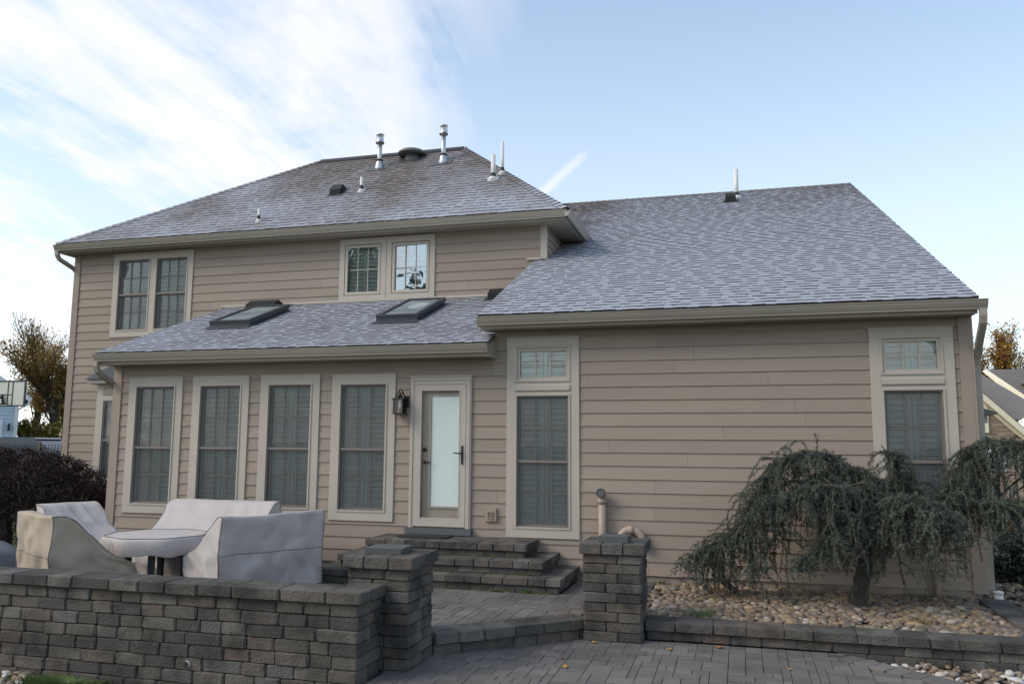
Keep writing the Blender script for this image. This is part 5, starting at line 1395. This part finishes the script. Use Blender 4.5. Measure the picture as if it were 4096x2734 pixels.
for x, y, s, lab in [(-1.64,-3.41,.07,'small tan leaf on the lower patio, left of the right pillar'),(-1.55,-3.70,.09,'tan curled leaf nearest the camera on the lower patio'),(-1.45,-2.70,.085,'brown leaf against the front of the right pillar'),(-1.66,-2.60,.08,'rust leaf leaning where the step meets the right pillar'),(-.70,-2.78,.085,'rust-brown leaf in front of the bed wall near the pillar'),(-.23,-2.56,.11,'large brown leaf against the foot of the bed wall'),(.39,-3.2,.06,'yellow leaf alone on the right part of the lower patio')]:
    o = obj('fallen_leaf', LEAF, None, lab, 'leaf', 'fallen leaves on the patio', loc=(x,y,ZL+.006), scale=(s,s,s), rotz=random.uniform(0,6))

# ================================================================== NEIGHBOURHOOD
# blue house to the left
nb = thing('neighbour_house', 'pale blue sided house at the far left edge', 'house', (-40.75,28,0), R(47))
MB().prism([(-9,.2),(0,.2),(0,4.6),(-4.5,7.9),(-9,4.6)], 'y', .15, 9).build('wall', 'blue_siding', nb)
for k in range(40):
    z = .3+k*.21; xr = -.01 if z < 4.5 else -.01-(z-4.5)/.733; xl = -9 if z < 4.5 else -9+(z-4.5)/.733
    if xr-xl < .5: break
    MB().prism([(.12,z),(.148,z+.21),(.16,z+.21),(.16,z)], 'x', xl, xr-.17).build('siding_board', 'blue_siding', nb)
MB().box(-.17,.02,.08,.2,.2,4.45).build('corner_board', 'white_paint', nb)
for A_ in (.55, -9.55):
    MB().poly([(A_,-.4,4.30),(-4.5,-.4,8.05),(-4.5,9.4,8.05),(A_,9.4,4.30)]).poly([(A_,-.4,4.16),(-4.5,-.4,7.91),(-4.5,9.4,7.91),(A_,9.4,4.16)]).build('roof', 'bg_roof', nb)
    MB().poly([(A_,-.41,4.32),(-4.5,-.41,8.07),(-4.5,-.41,7.78),(A_,-.41,4.03)]).build('rake_board', 'white_paint', nb)
MB().box(.5,.64,-.4,9,4.14,4.30).build('gutter', 'white_paint', nb)
MB().tube([(.55,-.36,4.15),(.5,-.3,3.9),(.25,-.15,3.75),(.0,.05,3.6),(-.02,.06,3.4),(-.02,.06,.4)], .06, 6).build('downspout', 'white_paint', nb)
MB().box(-3.6,-.72,.06,.14,.2,3.0).build('garage_trim', 'white_paint', nb)
MB().box(-3.4,-.92,.02,.058,.2,2.8).build('garage_door', 'charcoal', nb)
MB().box(-.46,-.34,-.08,.1,2.35,2.75).build('lamp', 'black_metal', nb)
# basketball hoop
bb = thing('basketball_hoop', 'basketball backboard with black frame in front of the blue house', 'basketball hoop', (-33.0,20,0))
MB().box(-.89,.87,0,.03,3.36,4.54).build('backboard', 'backboard', bb)
fr = MB(); frame_ring(fr, -.90, .88, 3.34, 4.56, .06, -.02, .05).box(-.14,-.10,-.02,-.001,3.40,4.50).box(.13,.17,-.02,-.001,3.40,4.50).box(-.84,.1,-.018,-.001,3.88,3.92)
fr.build('frame', 'black_metal', bb)
MB().tube([(-.35,-.05,3.8),(-.35,-.9,3.5),(-.35,-1.3,3.0)], .06, 6).tube([(-.15,-.05,3.5),(-.35,-.9,3.3)], .04, 6).tube([(-.35,-.02,3.45),(-.35,-.1,3.9)], .05, 6).build('bracket', 'black_metal', bb)
MB().tube([(-.35,-1.3,3.0),(-.35,-1.35,.2)], .08, 8).build('pole', 'black_metal', bb)
MB().tube([(-.35+.23*math.cos(a*.524), .27+.23*math.sin(a*.524), 3.45) for a in range(13)], .012, 6).build('rim', 'orange', bb)
# car
car = thing('parked_car', 'dark blue car roof showing above the maple', 'car', (-30.6,19.5,.38), R(2))
MB().prism([(-2.35,.35),(2.3,.35),(2.38,.7),(2.2,.95),(1.2,1.02),(-2.2,1.05),(-2.4,.8)], 'y', -.9, .9).build('body', 'car_paint', car)
MB().prism([(-2.05,1.03),(1.25,1.01),(.45,1.45),(-1.55,1.46)], 'y', -.74, .74).build('greenhouse', 'car_glass', car)
MB().prism([(-1.62,1.455),(.55,1.45),(.35,1.51),(-.6,1.53),(-1.4,1.51)], 'y', -.74, .74).build('roof_panel', 'car_paint', car)
for x in (-1.5, 1.45):
    for y in (-.86,.86):
        wl = MB().tube([(x,y-.11,.33),(x,y+.11,.33)], .33, 18).build('wheel', 'rubber', car, True)
        MB().tube([(x,y-.115,.33),(x,y+.115,.33)], .2, 12).build('rim', 'galvanised', wl)
# iron fence left
fn = thing('metal_fence', 'dark picket fence in front of the car', 'fence')
for i in range(34):
    x = -28.2+i*.14; MB().box(x, x+.02, 14, 14.02, .1, 1.62).build('picket', 'black_metal', fn)
MB().box(-28.3,-23.4,13.99,14.03,1.45,1.48).build('rail', 'black_metal', fn); MB().box(-28.3,-23.4,13.99,14.03,.35,.38).build('rail', 'black_metal', fn)
for x in (-28.3,-25.15,-23.4): MB().box(x, x+.09, 13.96, 14.05, .0, 1.70).build('post', 'cedar_twig', fn)
# stone-gabled house to the right
sh = thing('neighbour_house', 'stone-gabled house with cream rake boards at the right edge', 'house')
Yg = 27.0
rk = lambda x: 4.02-(x-9.73)*1.013
gx0, gz0 = 7.2, rk(7.2)
MB().prism([(gx0-4.3,-.4),(12.4,-.4),(12.4,rk(12.4)-.25),(gx0,gz0-.25),(gx0-4.3,gz0-.25-4.3*1.013)], 'y', Yg+.12, Yg+5).build('wall', 'bg_stone', sh)
rr = random.Random(3); z = -.3; cnt = 0
stone_rest = MB()
while z < 4.0:
    h = rr.choice((.055,.07,.09)); x = 9.3
    xm = min(12.4, 9.73+(4.02-.22-z)/1.013)
    while x < xm:
        w_ = rr.uniform(.18,.5); x2 = min(x+w_, xm)
        if x2-x > .05: stone_rest.box(x+.006, x2-.006, Yg+.07+rr.uniform(0,.03), Yg+.125, z+.005, z+h-.003)
        x = x2
    z += h
stone_rest.build('stones', 'bg_stone', sh, kind='stuff')
for wdt, dy, m_ in ((.30,-.05,'cream'),):
    MB().poly([(gx0,Yg-.3,gz0),(12.9,Yg-.3,rk(12.9)),(12.9,Yg-.3,rk(12.9)-.30),(gx0,Yg-.3,gz0-.30)]).poly([(gx0,Yg-.3,gz0-.30),(12.9,Yg-.3,rk(12.9)-.30),(12.9,Yg+.13,rk(12.9)-.30),(gx0,Yg+.13,gz0-.30)]).build('rake_board', m_, sh)
MB().poly([(gx0,Yg+.06,gz0-.30),(12.9,Yg+.06,rk(12.9)-.30),(12.9,Yg+.06,rk(12.9)-.45),(gx0,Yg+.06,gz0-.45)]).build('frieze_board', 'cream', sh)
MB().poly([(gx0,Yg-.32,gz0+.02),(12.9,Yg-.32,rk(12.9)+.02),(12.9,Yg+7,rk(12.9)+.02),(gx0,Yg+7,gz0+.02)]).build('roof', 'bg_roof', sh)
MB().box(11.18,12.3,Yg+.0,Yg+.14,2.0,2.42).build('eave_return', 'cream', sh)
# arched window trim
ar = [(9.72+.30*math.cos(a*math.pi/10), 3.28+.28*math.sin(a*math.pi/10)) for a in range(11)]
MB().prism([(10.02,2.32),(10.02,3.28)]+ar[1:]+[(9.42,2.32)], 'y', Yg+.0, Yg+.068).build('window', 'cream', sh)
MB().prism([(9.85,2.42),(9.85,3.26)]+[(9.72+.13*math.cos(a*math.pi/10), 3.28+.14*math.sin(a*math.pi/10)) for a in range(1,11)]+[(9.58,2.42)], 'y', Yg-.02, Yg-.001).build('pane', 'bg_pane', sh)
# taller wing behind with its rake, roof and dormer
Yr = 32
MB().poly([(8,Yr,5.18),(11.1,Yr,5.18),(12.3,Yr-4.5,3.2),(8,Yr-4.5,2.0)]).build('roof', 'bg_roof', sh)
MB().poly([(11.30,Yr+.2,5.36),(16.5,Yr+.2,5.36),(16.5,Yr-2.4,3.74),(12.32,Yr-2.4,3.74)]).build('roof', 'bg_roof', sh)
rows = MB()
for k in range(13):
    t_ = k/13; y_ = Yr+.2-2.6*t_; z_ = 5.36-1.62*t_; rows.poly([(11.30+1.02*t_+.1,y_-.01,z_+.0),(16.5,y_-.01,z_+.0),(16.5,y_-.02,z_+.02),(11.30+1.02*t_+.1,y_-.02,z_+.02)])
rows.build('shingle_courses', 'bg_roof', sh, kind='stuff')
MB().poly([(11.22,Yr+.1,5.30),(11.42,Yr+.1,5.38),(12.42,Yr-2.5,3.78),(12.22,Yr-2.5,3.40)]).build('rake_board', 'cream', sh)
MB().box(12.30,16.5,Yr-2.52,Yr-2.40,3.58,3.78).build('gutter', 'cream', sh)
MB().box(12.45,16.5,Yr-2.30,Yr-2.1,1.0,3.58).build('wall', 'bg_stone', sh)
wn = MB().box(12.72,13.6,Yr-2.36,Yr-2.301,2.2,3.36).build('window', 'cream', sh)
MB().box(12.86,13.46,Yr-2.38,Yr-2.361,2.32,3.26).build('pane', 'bg_pane', wn)
MB().box(13.15,13.18,Yr-2.39,Yr-2.381,2.32,3.26).box(12.86,13.149,Yr-2.39,Yr-2.381,2.77,2.80).box(13.181,13.46,Yr-2.39,Yr-2.381,2.77,2.80).build('muntin', 'white_paint', wn)
MB().prism([(12.45,4.62),(13.6,5.35),(14.8,4.62),(14.8,4.56),(12.45,4.56)], 'y', Yr-1.9, Yr+.5).build('dormer_roof', 'bg_roof', sh)
MB().prism([(12.52,4.555),(14.75,4.555),(14.75,3.9),(13.0,3.9)], 'y', Yr-1.7, Yr).build('dormer', 'cream', sh)
# lower window of the stone house, glimpsed through the gate
for xw in (9.95, 11.05):
    lw = MB().box(xw,xw+.62,Yg+.02,Yg+.069,.75,1.95).build('window', 'white_paint', sh)
    MB().box(xw+.10,xw+.52,Yg+.0,Yg+.019,.85,1.85).build('pane', 'bg_pane', lw)
    MB().box(xw+.295,xw+.325,Yg-.01,Yg-.0005,.85,1.85).box(xw+.10,xw+.294,Yg-.01,Yg-.0005,1.32,1.35).box(xw+.326,xw+.52,Yg-.01,Yg-.0005,1.32,1.35).build('muntin', 'white_paint', lw)
# arched iron gate and fence beyond the bed on the right
gt = thing('garden_gate', 'black arched metal gate behind the cedar at the right edge', 'gate', (4.1,4.0,-.1))
def gz(x): return 1.02+.42*math.sin(math.pi*min(max(x/1.25,0),1))
for i in range(12):
    x = .04+i*.105; MB().box(x-.009, x+.009, -.009, .009, .08, gz(x)).build('picket', 'black_metal', gt)
MB().tube([(x*.05, 0, gz(x*.05)) for x in range(26)], .018, 6).build('rail', 'black_metal', gt)
MB().tube([(x*.05, 0, gz(x*.05)-.16) for x in range(26)], .014, 6).build('rail', 'black_metal', gt)
MB().box(0,1.25,-.012,.012,.14,.17).build('rail', 'black_metal', gt)
for x in (-.05,1.30): MB().box(x-.035,x+.035,-.035,.035,-.3,1.22).build('post', 'black_metal', gt)
orn = thing('garden_ornament', 'small magenta and orange garden ornament by the gate', 'ornament', (4.13,3.5,-.1))
MB().tube([(0,0,-.15),(0,0,.58)], .012, 6).build('stake', 'charcoal', orn)
MB().lathe([(.02,.52),(.075,.60),(.07,.72),(.045,.80),(.05,.86),(.01,.92)], (.02,0,0), 12).build('upper_body', 'magenta', orn, True)
MB().lathe([(.09,.50),(.085,.58),(.05,.68),(.01,.70)], (-.03,-.02,0), 12).build('lower_body', 'orange', orn, True)
MB().lathe([(.03,.62),(.035,.70),(.01,.74)], (0,-.07,0), 10).build('face', 'charcoal', orn, True)
# small evergreen beside the gate
hb = thing('dark_shrub', 'low dark shrub under the cedar at the right edge', 'shrub', (3.9,1.6,-.1))
rs = np.random.RandomState(4); n = 3500; q = rs.randn(n,3); q /= np.linalg.norm(q,axis=1,keepdims=True); q *= (.55+.45*rs.rand(n,1)); q[:,2] = np.abs(q[:,2])
V, F = leaf_quads(q*np.array((.75,.6,.85)), .07); obj('crown', np_mesh('crown', V, F, 'evergreen'), hb)
MB().tube([(0,0,-.2),(0,0,.5)], .05, 8).build('trunk', 'bark', hb, True)
